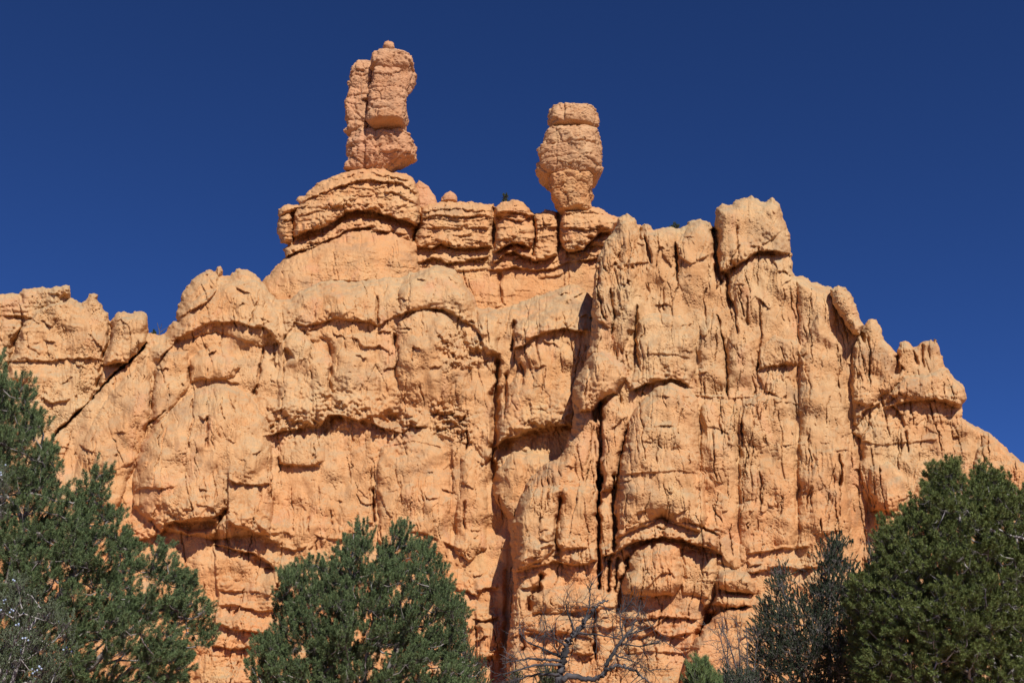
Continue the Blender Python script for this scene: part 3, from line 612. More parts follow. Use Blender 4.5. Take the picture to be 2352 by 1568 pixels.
be(4, [(200, 640), (240, 720), (290, 760)], .5, 14, .6, 12)
be(4, [(350, 1480), (480, 1475), (640, 1465), (740, 1480)], .22, 20, .12, 14)
be(7, [(1105, 415), (1200, 382), (1330, 338)], .55, 12, .4, 10)
be(7, [(1500, 340), (1600, 360), (1690, 380), (1760, 420), (1840, 462)], .7, 14, .4, 9)
be(7, [(955, 605), (1060, 578), (1110, 542), (1200, 512), (1320, 482), (1420, 466), (1540, 490), (1650, 512), (1760, 548), (1828, 575)], 1.5, 17, 1.2, 20)
be(7, [(305, 715), (400, 692), (480, 684), (560, 664), (640, 660), (740, 676), (830, 668), (925, 650)], 1.0, 22, .6, 14)
be(7, [(480, 590), (500, 540), (600, 520), (640, 570), (760, 545), (850, 540)], .6, 14, .4, 12)
be(7, [(490, 480), (560, 500), (610, 470)], .4, 12, .4, 10)
be(7, [(1130, 895), (1200, 912), (1300, 915), (1380, 910), (1480, 905)], .5, 16, .6, 9)
be(7, [(1105, 1085), (1300, 1090), (1400, 1060), (1500, 1085), (1690, 1080)], .6, 18, .4, 9)
be(7, [(1140, 1115), (1250, 1140), (1350, 1135), (1450, 1060)], .5, 14, .4, 10)
be(7, [(1150, 1200), (1260, 1225), (1350, 1165), (1480, 1215), (1640, 1190)], .6, 18, .5, 12)
be(7, [(1290, 850), (1350, 800), (1400, 750), (1480, 740), (1520, 790)], .25, 12, .3, 10)
be(7, [(1870, 892), (1950, 880), (2010, 885), (2110, 880)], .6, 14, .6, 9)
be(7, [(1920, 985), (1990, 1000), (2090, 985)], .7, 14, .5, 9)
be(7, [(350, 860), (430, 850), (500, 820)], .5, 12, .4, 10)
be(7, [(360, 1190), (500, 1188), (640, 1190), (880, 1230)], .45, 18, .3, 12)
be(7, [(740, 1330), (820, 1345), (890, 1340)], .8, 18, .5, 12)
be(7, [(560, 1050), (700, 1040), (880, 1000)], .3, 16, .2, 12)
be(7, [(930, 1000), (1060, 990)], .5, 12, .4, 9)
be(7, [(930, 1120), (1000, 1165), (1070, 1140)], .8, 20, .6, 12)
be(7, [(1100, 1340), (1300, 1330), (1500, 1345), (1640, 1330)], .3, 24, .15, 20)
be(8, [(445, 785), (560, 765), (640, 750), (730, 752), (830, 735)], .5, 14, .4, 10)
be(8, [(440, 895), (560, 880), (640, 862), (760, 868), (900, 850)], .9, 14, .7, 10)
be(8, [(880, 665), (950, 655), (1020, 640)], .4, 14, .3, 10)
be(8, [(565, 470), (600, 490), (630, 475)], .5, 12, .5, 10)
be(8, [(190, 680), (240, 640), (300, 660)], .3, 12, .2, 12)
for v, pts, wd, D in ((4, [(818, 262), (822, 400), (832, 480), (850, 545)], 7, 2.6), (4, [(845, 470), (880, 510), (885, 600), (905, 660)], 3.5, 1.2), (4, [(625, 345), (628, 440), (632, 525)], 3, 1.3),
                      (4, [(472, 300), (485, 380), (505, 440)], 3, 1.0), (4, [(445, 265), (450, 330)], 3, .7), (4, [(825, 690), (850, 790), (868, 880), (875, 1000), (882, 1110)], 2.4, .9),
                      (4, [(905, 620), (920, 720), (930, 800)], 2.6, .6), (4, [(970, 600), (980, 760)], 2.8, .6), (4, [(1040, 640), (1045, 800), (1030, 980)], 2.2, .6),
                      (4, [(250, 1110), (255, 1250), (245, 1400), (240, 1570), (238, 1640)], 4.4, 2.0), (7, [(932, -40), (935, 200), (928, 400), (935, 560), (940, 720), (942, 860)], 4.4, 2.4),
                      (4, [(390, 1230), (350, 1400), (322, 1570)], 3.6, 1.0), (7, [(1052, -20), (1045, 200), (1052, 400), (1052, 570)], 4, 1.8), (7, [(1012, 620), (1020, 760), (1010, 900)], 3.2, 1.2),
                      (7, [(1075, 610), (1070, 760), (1065, 900)], 3.2, 1.2), (7, [(1165, 600), (1160, 680), (1110, 770), (1090, 920), (1075, 1050)], 5, 1.6), (7, [(640, 160), (620, 330), (600, 480), (640, 590)], 3.5, 1.2),
                      (7, [(500, 740), (495, 840), (420, 920), (400, 1030)], 7, 1.4), (7, [(350, 1180), (365, 1290), (340, 1340)], 5, 1.0), (7, [(910, 1000), (905, 1150), (900, 1300), (915, 1400)], 6, 1.6),
                      (7, [(1840, 580), (1850, 640)], 5, 1.0), (7, [(1550, 530), (1560, 640)], 2.6, .6), (7, [(2150, 80), (2160, 260)], 2.4, .6), (8, [(520, 280), (525, 430)], 2.6, .7), (8, [(890, 560), (888, 660)], 2.6, .7),
                      (8, [(1000, 170), (1010, 260), (1000, 380)], 2.6, .8), (4, [(300, 560), (320, 700), (300, 800)], 2.6, .8), (4, [(250, 420), (235, 560), (270, 720)], 2.6, .9), (4, [(430, 640), (420, 800), (440, 960)], 3.2, .9),
                      (4, [(1230, 880), (1225, 1000)], 2.4, .5), (4, [(560, 560), (570, 680)], 2, .4), (4, [(1440, 880), (1430, 1060)], 2.4, .5), (4, [(960, 1180), (950, 1300)], 2.4, .5), (4, [(1210, 1080), (1230, 1200)], 2, .4)):
    B.crack(T(v, pts), wd, D)
B.hollow(b4([(195, 1170), (250, 1110), (260, 1130), (235, 1250), (205, 1220)]), 1.8, 9)
B.hollow(b4([(375, 780), (430, 760), (445, 960), (400, 1000)]), .7, 14)
# the gully that drops to the foot of the front slope
B.hollow(b7([(1630, 1290), (1640, 1180), (1690, 1080), (1720, 1010), (1770, 960), (1790, 840), (1825, 800), (1830, 920), (1800, 1020), (1860, 1010), (1750, 1300)]), 2.6, 20)
fl = .45 + 1.1 * B.region(b4([(200, 250), (560, 250), (460, 700), (380, 1000), (120, 1000)]), 40) + .9 * B.region(b4([(830, 430), (1220, 430), (1230, 700), (1080, 800), (850, 760)]), 40) + .35 * B.region(b4([(740, 900), (1500, 900), (1500, 1600), (740, 1600)]), 60)
stm = .2 + .9 * sstep(1230, 1330, B.Y)
B.texture(.22, .05, .50, .22, .11, fl, stm, 420, .7, 1.7, .3, 1.6)
B.h -= 1.8 * sstep(0, 1, (B.X - (1263.3 + 1420 * .46289)) / 90)
o = B.build('rock_buttress', M_BUTT, 26, 2.6, 10)
tag(o, 'massive fluted tan buttress with a square crag on top and an arched ledge below', 'rock buttress')

# ================================================================== pinnacles at the far right
E_poly = T(4, [(1640, 2800), (1570, 1900), (1548, 1568), (1530, 1440), (1540, 1310), (1498, 1285), (1488, 1120), (1494, 850), (1530, 800), (1555, 745), (1580, 716), (1620, 715), (1648, 770), (1658, 820), (1720, 888), (1733, 835), (1765, 824), (1808, 856), (1850, 820), (1890, 815),
               (1905, 826), (1916, 814), (1938, 880), (1958, 945), (2000, 1000), (2058, 1050), (2066, 1100), (2045, 1150), (2045, 1200), (2100, 1240), (2180, 1275), (2220, 1310), (2290, 1380), (2352, 1432), (2500, 1620), (2700, 1900), (2700, 2800)])
E = Sheet(E_poly, 70.2, .24, 5, warp=3.5)
E.dome(T(4, [(1500, 1120), (1500, 850), (1590, 720), (1650, 780), (1730, 900), (1760, 1000), (1690, 1080), (1560, 1150)]), .9, 26)
E.dome(T(4, [(1690, 1090), (1760, 1000), (1960, 960), (2060, 1060), (2060, 1110), (2040, 1160), (1880, 1110), (1720, 1130)]), 1.3, 24)
E.edge(T(4, [(1680, 1150), (1740, 1130), (1880, 1110), (1960, 1120), (2050, 1140)]), .6, 20, .5, 20)
E.edge(T(4, [(1660, 1165), (1700, 1145), (1740, 1180), (1760, 1240)]), .5, 14, .5, 12)
E.edge(T(4, [(1500, 1240), (1540, 1230), (1565, 1160), (1640, 1130)]), .9, 20, .8, 14)
E.crack(T(4, [(1722, 890), (1725, 950), (1720, 1000)]), 6, 1.8)
E.crack(T(4, [(1545, 780), (1560, 840)]), 3, .8); E.crack(T(4, [(1770, 1260), (1775, 1380)]), 3, .7); E.crack(T(4, [(1880, 1120), (1900, 1220)]), 2.4, .5)
E.crack(T(4, [(1850, 830), (1855, 950)]), 3, .6); E.crack(T(4, [(1810, 860), (1820, 950)]), 3, .6); E.crack(T(4, [(1580, 800), (1590, 1000)]), 2.6, .6)
E.dome(T(8, [(1810, 290), (1840, 140), (1950, 110), (2100, 200), (2200, 400), (1900, 600), (1830, 500)]), .8, 30)
E.dome(T(8, [(1190, 520), (1180, 260), (1300, 220), (1400, 300), (1400, 480), (1330, 530)]), .7, 30)
E.edge(T(8, [(1185, 525), (1250, 515), (1340, 540), (1450, 560)]), .5, 20, .4, 12)
E.edge(T(8, [(1130, 100), (1250, 120), (1400, 100), (1600, 90)]), .35, 20, .2, 20)
E.h -= 2.2 * sstep(1100, 1180, E.Y) * sstep(2045, 1990, E.X)
E.texture(.24, .05, .5, .2, .12, None, None, 360, .75, .8, .3, 1.4)
o = E.build('rock_pinnacle_ridge', M_BUTT, 18, 1.2 - .8 * sstep(1000, 1300, E.Y), 9)
tag(o, 'jagged group of small pinnacles stepping down towards the right behind the pine', 'rock pinnacles')

# leaning finger and the front slope
G = Sheet(T(4, [(1398, 620), (1395, 568), (1430, 545), (1470, 560), (1500, 600), (1522, 660), (1540, 710), (1557, 748), (1535, 790), (1500, 790), (1452, 715), (1412, 650)]), 67.6, .24, 6, warp=2, fine=1.2)
G.texture(.2, .05, .35, .2, .15)
o = G.build('leaning_rock', M_BUTT, 22, 1.9, 2.2)
tag(o, 'long narrow slab of rock leaning against the shoulder of the buttress', 'leaning rock')
F_poly = np.concatenate([T(7, [(1500, 1900), (1545, 1560), (1590, 1380), (1650, 1250), (1745, 1130), (1825, 1040), (1900, 1005), (2000, 1000), (2120, 985), (2300, 960), (2800, 930), (3600, 900), (4400, 800)]), [(2500, 1760), (1540, 1760)]])
F = Sheet(F_poly, 67.6, .34, 8, warp=3)
F.edge(T(7, [(1700, 1300), (1640, 1400), (1600, 1560)]), .3, 14, .4, 14)
F.texture(.10, .05, .45, .14, .10)
o = F.build('rock_slope', M_CLIFF, 26, 2.0, 8)
tag(o, 'smooth orange rock slope rising behind the bare shrub and dark juniper', 'rock slope')
# ================================================================== free-standing pillars and boulders (closed solids)
def solid(name, left, right, yc, mat, parent=None, depth=.85, n=2.7, seed=1, amp=1.0, rows=120, cols=150, top_round=.16, bot_round=.05, flute=.05, grooves=(), dshift=0.0, ledges=()):
    """turned block of rock: left / right outlines (photo units) give its width at each level, depth its front-to-back ratio"""
    left = np.asarray(left); right = np.asarray(right)
    l = left[np.argsort(left[:, 1])]; r = right[np.argsort(right[:, 1])]
    y0 = min(l[0, 1], r[0, 1]); y1 = max(l[-1, 1], r[-1, 1])
    tt = np.linspace(0, 1, rows); tt = .5 - .5 * np.cos(np.pi * tt) * (1 - .35 * np.sin(np.pi * tt))
    Y = y0 + (y1 - y0) * tt
    xl = np.interp(Y, l[:, 1], l[:, 0]); xr = np.interp(Y, r[:, 1], r[:, 0])
    PL = at(xl, Y, yc); PR = at(xr, Y, yc)
    cx = .5 * (PL[:, 0] + PR[:, 0]); a = .5 * (PR[:, 0] - PL[:, 0]); z = .5 * (PL[:, 2] + PR[:, 2])
    b = depth * np.maximum(a, .5 * a.max())
    cap = np.minimum(1, np.sqrt(np.clip(1 - np.maximum(0, 1 - tt / max(top_round, 1e-3)) ** 2, 0, 1))) * np.minimum(1, np.sqrt(np.clip(1 - np.maximum(0, 1 - (1 - tt) / max(bot_round, 1e-3)) ** 2, 0, 1)))
    th = np.linspace(0, 2 * np.pi, cols, endpoint=False)
    c, sn = np.cos(th), np.sin(th)
    rr = (np.abs(c) ** n + np.abs(sn) ** n) ** (-1 / n)
    capb = cap[:, None]; capa = np.maximum(capb, .55 + .45 * capb)
    capa[0] = capa[-1] = .02; capb = np.maximum(capb, .02)
    x = cx[:, None] + a[:, None] * capa * (rr * c)[None]
    y = yc + dshift + b[:, None] * capb * (rr * sn)[None]
    zz = np.repeat(z[:, None], cols, 1)
    P = np.stack([x, y, zz], -1)
    dirv = np.stack([np.broadcast_to(c, x.shape), np.broadcast_to(sn, x.shape), np.zeros(x.shape)], -1)
    dn = .30 * fbm3(P / 2.2, 2, seed) + .07 * fbm3(P / .8, 3, seed + 4) + .04 * fbm3(P / .28, 3, seed + 9)
    q = 4 * fbm3(P / 1.5, 3, seed + 13); fr = q - np.floor(q); dn = dn + .13 * (np.floor(q) + sstep(.75, 1, fr) - q)
    for sz, am, ck in ((1.9, .34, .14), (.7, .10, .05), (.27, .04, .02)):
        fv, fe = facet3((P + .12 * fbm3(P / .5, 2, seed + 40)[..., None]) / sz, seed + sz); dn = dn + am * fv - ck * fe
    Pv = P * np.array([1, 1, .14]); dn = dn + flute * (1 - 2 * np.abs(pn3(Pv / .6, seed + 17))) * 2
    pit = sstep(.38, .6, pn3(P / .38, seed + 19)); dn = dn - .06 * pit
    for gx, gw, gd in grooves:                                     # vertical joints on the face: photo x, width, depth
        gxw = at(gx, .5 * (y0 + y1), yc)[0]
        dn = dn - gd * np.exp(-((P[..., 0] - gxw + .12 * pn3(P / .9, 31)) / gw) ** 2) * (dirv[..., 1] < 0)
    for ly, lw, la in ledges:                                      # horizontal joints: photo y, width, depth
        yy = Y[:, None] + 5 * pn3(P / .9, seed + 51) + 2 * pn3(P / .3, seed + 52)
        dn = dn - la * np.exp(-((yy - ly) / lw) ** 2) + .5 * la * sstep(0, 2 * lw, yy - ly) * np.exp(-np.maximum(0, yy - ly) / (6 * lw))
    fadeend = np.clip(np.minimum(tt, 1 - tt) / .04, .1, 1)[:, None]
    P = P + dirv * (dn * amp * fadeend)[..., None]
    P[..., 2] += amp * .14 * fbm3(P / 1.1, 3, seed + 23)
    idx = np.arange(rows * cols).reshape(rows, cols)
    f = np.stack([idx[:-1], idx[1:], np.roll(idx[1:], -1, 1), np.roll(idx[:-1], -1, 1)], -1).reshape(-1, 4)
    V = P.reshape(-1, 3); V = np.concatenate([V, [P[0].mean(0)], [P[-1].mean(0)]])
    t0 = np.stack([np.full(cols, len(V) - 2), idx[0], np.roll(idx[0], -1)], -1)
    t1 = np.stack([np.full(cols, len(V) - 1), np.roll(idx[-1], -1), idx[-1]], -1)
    loc = parent.location if parent is not None else [cx.mean(), yc, z.min()]
    return mesh_from(name, V, [f, t0, t1], mat, parent, True, loc)
t1 = lambda pts: T(1, pts)
YH = 103.0
root = thing('rock_pillar', at(*t1([(760, 866)])[0], YH), 'tall pinkish rock pillar of stacked split blocks standing on the caprock', 'rock pillar')
solid('base_block', t1([(640, 583), (600, 602), (590, 650), (586, 700), (580, 780), (562, 830), (548, 872)]), t1([(640, 583), (705, 600), (760, 590), (800, 600), (850, 625), (910, 655), (952, 668), (972, 700), (978, 740), (972, 782), (905, 806), (850, 838), (815, 872)]),
      YH, M_PILLAR, root, .55, 3.8, 3, 1.15, 130, 190, .12, .10, .04, [(t1([(680, 0)])[0, 0], .16, .35), (t1([(745, 0)])[0, 0], .12, .2)])
solid('left_column', t1([(680, 208), (640, 214), (618, 245), (592, 305), (577, 350), (582, 400), (566, 440), (556, 490), (562, 545), (576, 590), (562, 635), (590, 648)]), t1([(700, 208), (722, 214), (722, 300), (716, 450), (712, 560), (700, 620), (650, 648)]),
      YH - .4, M_PILLAR, root, .9, 3.8, 5, 1.0, 150, 130, .10, .05, .05, ledges=[(186.3, 2.5, .3), (231.2, 2, .2), (287.9, 2, .2)])
solid('right_column', t1([(760, 268), (726, 276), (716, 320), (708, 420), (700, 500), (688, 560), (692, 592)]), t1([(860, 268), (905, 285), (922, 330), (926, 400), (920, 480), (918, 560), (915, 600)]),
      YH - 1.9, M_PILLAR, root, .85, 3.8, 7, .9, 150, 150, .08, .05, .03, ledges=[(215.6, 2, .16), (244.9, 1.6, .12)])
solid('cap_rock', t1([(765, 146), (738, 152), (728, 180), (716, 215), (718, 268), (800, 300)]), t1([(800, 146), (850, 163), (900, 184), (942, 206), (956, 245), (962, 300), (956, 345), (930, 402), (915, 410)]),
      YH - 1.7, M_PILLAR, root, .9, 3.8, 9, .85, 110, 170, .22, .06, .04)
solid('rear_column', t1([(720, 500), (712, 580), (720, 660)]), t1([(914, 500), (917, 580), (916, 640), (908, 668)]), YH + .9, M_PILLAR, root, .6, 3.2, 8, .7, 70, 110, .1, .1, .04)
o = solid('boulder', t1([(808, 90), (784, 104), (776, 130), (794, 158)]), t1([(818, 90), (850, 106), (857, 136), (838, 162)]), YH - 2.3, M_PILLAR, None, .9, 2.2, 11, .35, 50, 60, .5, .3, .0)
tag(o, 'small rounded boulder perched on the very top of the tall pink pillar', 'boulder')

YR = 100.0
root = thing('balanced_rock', at(*t1([(1915, 1100)])[0], YR), 'balanced rock of stacked pale tan blocks, wide head on a narrower orange neck', 'balanced rock')
solid('pedestal', t1([(1830, 872), (1770, 895), (1742, 930), (1764, 985), (1788, 1050), (1812, 1082), (1828, 1108)]), t1([(1860, 872), (1960, 880), (2024, 925), (2022, 985), (2012, 1030), (2014, 1070), (2000, 1108)]),
      YR - .7, M_CAP, root, .95, 3.4, 13, 1.0, 110, 150, .16, .05, .04)
solid('head_block', t1([(1790, 632), (1752, 640), (1726, 680), (1712, 735), (1698, 780), (1688, 840), (1700, 880), (1722, 905), (1745, 925)]), t1([(1960, 636), (2020, 645), (2044, 680), (2055, 730), (2066, 780), (2072, 850), (2066, 885), (2045, 915), (2015, 932)]),
      YR - .5, M_TAN, root, .9, 3.4, 15, 1.0, 140, 190, .09, .06, .04, [(t1([(1922, 0)])[0, 0], .09, .18), (t1([(1790, 0)])[0, 0], .1, .12)], ledges=[(356.2, 2.5, .30), (387.5, 2, .16)])
solid('neck', t1([(1775, 585), (1775, 660)]), t1([(2020, 585), (2020, 660)]), YR + .4, M_TAN, root, .6, 2.6, 16, .5, 40, 120, .1, .1, .02)
solid('cap_rock', t1([(1850, 476), (1800, 500), (1768, 515), (1760, 548), (1757, 595), (1762, 622)]), t1([(1885, 470), (1930, 478), (2000, 508), (2034, 548), (2041, 582), (2036, 615), (2028, 630)]),
      YR - .6, M_TAN, root, .9, 3.2, 18, .9, 90, 170, .30, .06, .03, [(t1([(1838, 0)])[0, 0], .12, .35)])

def boulder(v, l, r, yc, mat, label, name='boulder', cat='boulder', seed=1, depth=.8, amp=.5, **k):
    o = solid(name, T(v, l), T(v, r), yc, mat, None, depth, 2.2, seed, amp, 60, 80, .45, .12, .02, **k)
    return tag(o, label, cat)
boulder(1, [(1175, 976), (1145, 995), (1128, 1020), (1124, 1050)], [(1180, 976), (1210, 995), (1221, 1020), (1218, 1050)], 106, M_PILLAR, 'small rounded boulder sitting alone on the caprock between the two pillars', seed=21, amp=.28, depth=.95)
boulder(1, [(985, 912), (955, 950), (940, 1010), (930, 1110)], [(1000, 912), (1060, 958), (1092, 1005), (1108, 1060), (1112, 1110)], 107, M_PILLAR, 'smooth pink rock slab with a rounded top behind the layered caprock', 'rock_slab', 'rock slab', seed=23, depth=.5)
boulder(2, [(965, 480), (955, 490), (958, 505)], [(975, 480), (995, 490), (990, 505)], 91, M_BUTT, 'flat pebble-like stone on the squarish block of the left ridge', 'stone', 'stone', 25, amp=.1)
boulder(2, [(1055, 478), (1045, 488), (1050, 505)], [(1062, 478), (1075, 488), (1070, 505)], 91, M_BUTT, 'upright little stone on the squarish block of the left ridge', 'stone', 'stone', 26, amp=.1)
# two stones wedged in the pocket at the foot of the gully
# ================================================================== ground
gx, gy = np.meshgrid(np.concatenate([np.linspace(-600, -90, 16), np.linspace(-80, 80, 121), np.linspace(90, 600, 16)]), np.concatenate([np.linspace(-400, -45, 12), np.linspace(-40, 120, 121), np.linspace(130, 900, 16)]))
gz = .35 * fbm2(gx / 17, gy / 17, 3, 3) * sstep(6, 14, np.hypot(gx, gy)) + np.clip((gy - 45) * .05, 0, 1.4)
gv = np.stack([gx, gy, gz], -1).reshape(-1, 3); gi = np.arange(gx.size).reshape(gx.shape)
o = mesh_from('ground', gv, [np.stack([gi[:-1, :-1], gi[:-1, 1:], gi[1:, 1:], gi[1:, :-1]], -1).reshape(-1, 4)], M_SOIL)
tag(o, kind='structure')

# ================================================================== trees
def tubes(paths, radii, sides=6):
    """list of polylines (n x 3) with radii (n) -> vertices, quads"""
    VV, FF = [], []; off = 0
    ang = np.linspace(0, 2 * np.pi, sides, endpoint=False)
    for p, r in zip(paths, radii):
        p = np.asarray(p, float); n = len(p)
        t = np.gradient(p, axis=0); t /= np.linalg.norm(t, axis=1)[:, None] + 1e-9
        ref = np.where(np.abs(t[:, 2:3]) < .9, np.array([[0, 0, 1.0]]), np.array([[1.0, 0, 0]]))
        a = np.cross(t, ref); a /= np.linalg.norm(a, axis=1)[:, None] + 1e-9; b = np.cross(t, a)
        ring = p[:, None] + (a[:, None] * np.cos(ang)[None, :, None] + b[:, None] * np.sin(ang)[None, :, None]) * np.asarray(r, float)[:, None, None]
        VV.append(ring.reshape(-1, 3)); i = np.arange(n * sides).reshape(n, sides) + off
        FF.append(np.stack([i[:-1], np.roll(i[:-1], -1, 1), np.roll(i[1:], -1, 1), i[1:]], -1).reshape(-1, 4)); off += n * sides
    return np.concatenate(VV), np.concatenate(FF)
def bez(a, b, c, n):
    t = np.linspace(0, 1, n)[:, None]; return (1 - t) ** 2 * a + 2 * t * (1 - t) * b + t * t * c
def needles(base, axis, length, per, nl, nw, rg, spread=.62, flat=0.0):
    """needles set all round short shoots: base, axis (S x 3), length (S) -> vertices, triangles"""
    S = len(base); axis = axis / np.linalg.norm(axis, axis=1)[:, None]
    ref = np.where(np.abs(axis[:, 2:3]) < .8, np.array([[0, 0, 1.0]]), np.array([[1.0, 0, 0]]))
    u = np.cross(axis, ref); u /= np.linalg.norm(u, axis=1)[:, None]; v = np.cross(axis, u)
    t = rg.rand(S, per) ** .8; ph = rg.rand(S, per) * 2 * np.pi
    sp = spread * (.65 + .7 * rg.rand(S, per)) * (1.15 - .55 * t)
    rd = u[:, None] * np.cos(ph)[..., None] + v[:, None] * np.sin(ph)[..., None]
    d = axis[:, None] * np.cos(sp)[..., None] + rd * np.sin(sp)[..., None]
    o = base[:, None] + axis[:, None] * (t * length[:, None])[..., None]
    ln = nl * (.75 + .5 * rg.rand(S, per))
    sd = np.cross(d, rg.normal(size=d.shape)); sd /= np.linalg.norm(sd, axis=-1)[..., None] + 1e-9
    w = nw * (.7 + .6 * rg.rand(S, per))
    c = o + d * ln[..., None]; m = o + d * (ln * .45)[..., None]
    V = np.stack([o, m + sd * w[..., None] * .5, c, m - sd * w[..., None] * .5], 2).reshape(-1, 3)
    f = np.arange(S * per)[:, None] * 4 + np.arange(4)[None]
    return V, f
def grow(name, label, cat, poly, yc, depth, nclus, shoots, trunk, foliage_mat, bark_mat, seed, shoot_len=.22, per=46, nl=.05, nw=.006, up=.9, rc=.30, group=None,
         trunk_r=.16, stems=1, bare=0, spread=.62, edge_bias=.5, twig_r=.006, gap=.0, fol_name='crown', rooted=False, pack=.95, twig_mat=None):
    """a tree whose crown fills an outline: limbs reach clusters of shoots, shoots carry needles"""
    rg = np.random.RandomState(seed); poly = np.asarray(poly, float)
    x0, y0 = poly.min(0); x1, y1 = poly.max(0)
    pts = []; tries = 0; base_z = at(trunk[0][0], trunk[0][1], yc)[2] if rooted else .5
    px_m = yc / FP
    while len(pts) < nclus and tries < nclus * 60:
        tries += 1
        X, Y = rg.uniform(x0, x1), rg.uniform(y0, y1)
        sd = float(poly_sd(poly, np.array([X]), np.array([Y]))[0])
        if sd < rc * .38 / px_m: continue
        if gap > 0 and pn2(np.array(X * px_m / 1.1), np.array(Y * px_m / 1.1), seed) > .48 - gap: continue
        th = depth * min(1.0, sd * px_m / (depth * .9)) ** .5
        s = rg.uniform(-1, 1); s = math.copysign(abs(s) ** edge_bias, s)
        p = at(X, Y, yc + s * th)
        if p[2] < base_z + .02: continue
        if any(((p - q) ** 2).sum() < (rc * pack) ** 2 for q in pts[-400:]): continue
        pts.append(p)
    pts = np.array(pts)
    base = np.array([at(trunk[0][0], trunk[0][1], yc)[0], yc, -.15])
    if rooted: base = at(trunk[0][0], trunk[0][1], yc)
    tops = [at(X, Y, yc) for X, Y in trunk[1:]]
    nodes = []; par = []; clean = []
    axis_nodes = []
    for k in range(stems):
        top = tops[k % len(tops)]; n = 14
        mid = base * .5 + top * .5 + rg.normal(size=3) * np.array([.25, .3, .1]) * min(1, trunk_r / .1); mid[0] = base[0] * .7 + top[0] * .3
        path = bez(base + (rg.normal(size=3) * np.array([.5, .5, 0]) * trunk_r if k else 0), mid, top, n)
        st = len(nodes)
        for i, p in enumerate(path):
            nodes.append(p + rg.normal(size=3) * min(.03, trunk_r * .25)); par.append(len(nodes) - 2 if i else -1)
    order = np.argsort(np.min(np.linalg.norm(pts[:, None] - np.array(nodes)[None], axis=2), axis=1))
    for ci in order:
        p = pts[ci]; N = np.array(nodes); d = N - p; dist = np.linalg.norm(d, axis=1)
        cost = dist + 2.2 * np.maximum(0, N[:, 2] - (p[2] - .15 * dist)) + .6 * np.maximum(0, 1.0 - N[:, 2])
        j = int(np.argmin(cost)); a = N[j]
        L = dist[j]; nseg = max(3, int(L / .22) + 2)
        mid = a * .5 + p * .5; mid[2] -= .12 * L + .05; mid += rg.normal(size=3) * .07 * L
        path = bez(a, mid, p, nseg); last = j
        for q in path[1:]:
            nodes.append(q + rg.normal(size=3) * .012); par.append(last); last = len(nodes) - 1
        clean.append(last)
    N = np.array(nodes); par = np.array(par); wgt = np.zeros(len(N)); wgt[clean] = 1
    for i in range(len(N) - 1, -1, -1):
        if par[i] >= 0: wgt[par[i]] += wgt[i]
    r = twig_r + (trunk_r - twig_r) * (np.maximum(wgt, .3) / max(wgt.max(), 1)) ** .62
    child = [[] for _ in N]
    for i, q in enumerate(par):
        if q >= 0: child[q].append(i)
    paths, rads = [], []
    starts = [(i, None) for i in range(len(N)) if par[i] < 0]
    while starts:
        i, p0 = starts.pop(); path = [] if p0 is None else [p0]
        while True:
            path.append(i); ch = sorted(child[i], key=lambda q: -wgt[q])
            for q in ch[1:]: starts.append((q, i))
            if not ch: break
            i = ch[0]
        if len(path) > 1:
            paths.append(N[path]); rr = r[path].copy()
            if p0 is not None: rr[0] = min(rr[0], rr[1] * 1.25)
            rads.append(rr)
    # shoots
    cen = base.copy(); cen[2] = pts[:, 2].mean() - .8
    K = len(pts); ends = N[clean]; S = K * shoots
    e = np.repeat(ends, shoots, 0); ce = np.repeat(pts[order], shoots, 0)
    out = ce - cen; out /= np.linalg.norm(out, axis=1)[:, None] + 1e-9
    off = rg.normal(size=(S, 3)); off /= np.linalg.norm(off, axis=1)[:, None]; off *= (rc * rg.rand(S, 1) ** .5) * np.array([1, 1, .8])
    sb = ce + off
    ax = .55 * out + up * np.array([0, 0, 1.0]) + .42 * off / rc + .33 * rg.normal(size=(S, 3))
    ax /= np.linalg.norm(ax, axis=1)[:, None]
    ln = shoot_len * (.55 + .8 * rg.rand(S))
    q = sb - ax * .03
    for i in range(0, S):                                            # twig from limb end to each shoot
        mid = .5 * e[i] + .5 * q[i]; mid[2] -= .04
        paths.append(np.array([e[i], mid, q[i], sb[i] + ax[i] * ln[i]])); rads.append(np.array([twig_r, twig_r * .8, twig_r * .65, twig_r * .3]))
    root = thing(name, base, label, cat, group)
    big = [k for k in range(len(paths)) if len(paths[k]) > 4 or rads[k][0] > twig_r * 1.6]; sm = [k for k in range(len(paths)) if k not in set(big)]
    V1, F1 = tubes([paths[k] for k in big], [rads[k] for k in big], 7)
    mesh_from('trunk', V1, [F1], bark_mat, root, True, base)
    V2, F2 = tubes([paths[k] for k in sm], [rads[k] for k in sm], 3)
    mesh_from('twigs', V2, [F2], twig_mat or M_TWIG2, root, True, base)
    if bare < 1:
        kp = np.ones(S, bool)
        if bare: kp = rg.rand(K)[np.repeat(np.arange(K), shoots)] > bare
        V, f = needles(sb[kp], ax[kp], ln[kp], per, nl, nw, rg, spread)
        mesh_from(fol_name, V, [f], foliage_mat, root, False, base)
    return root, pts, ends

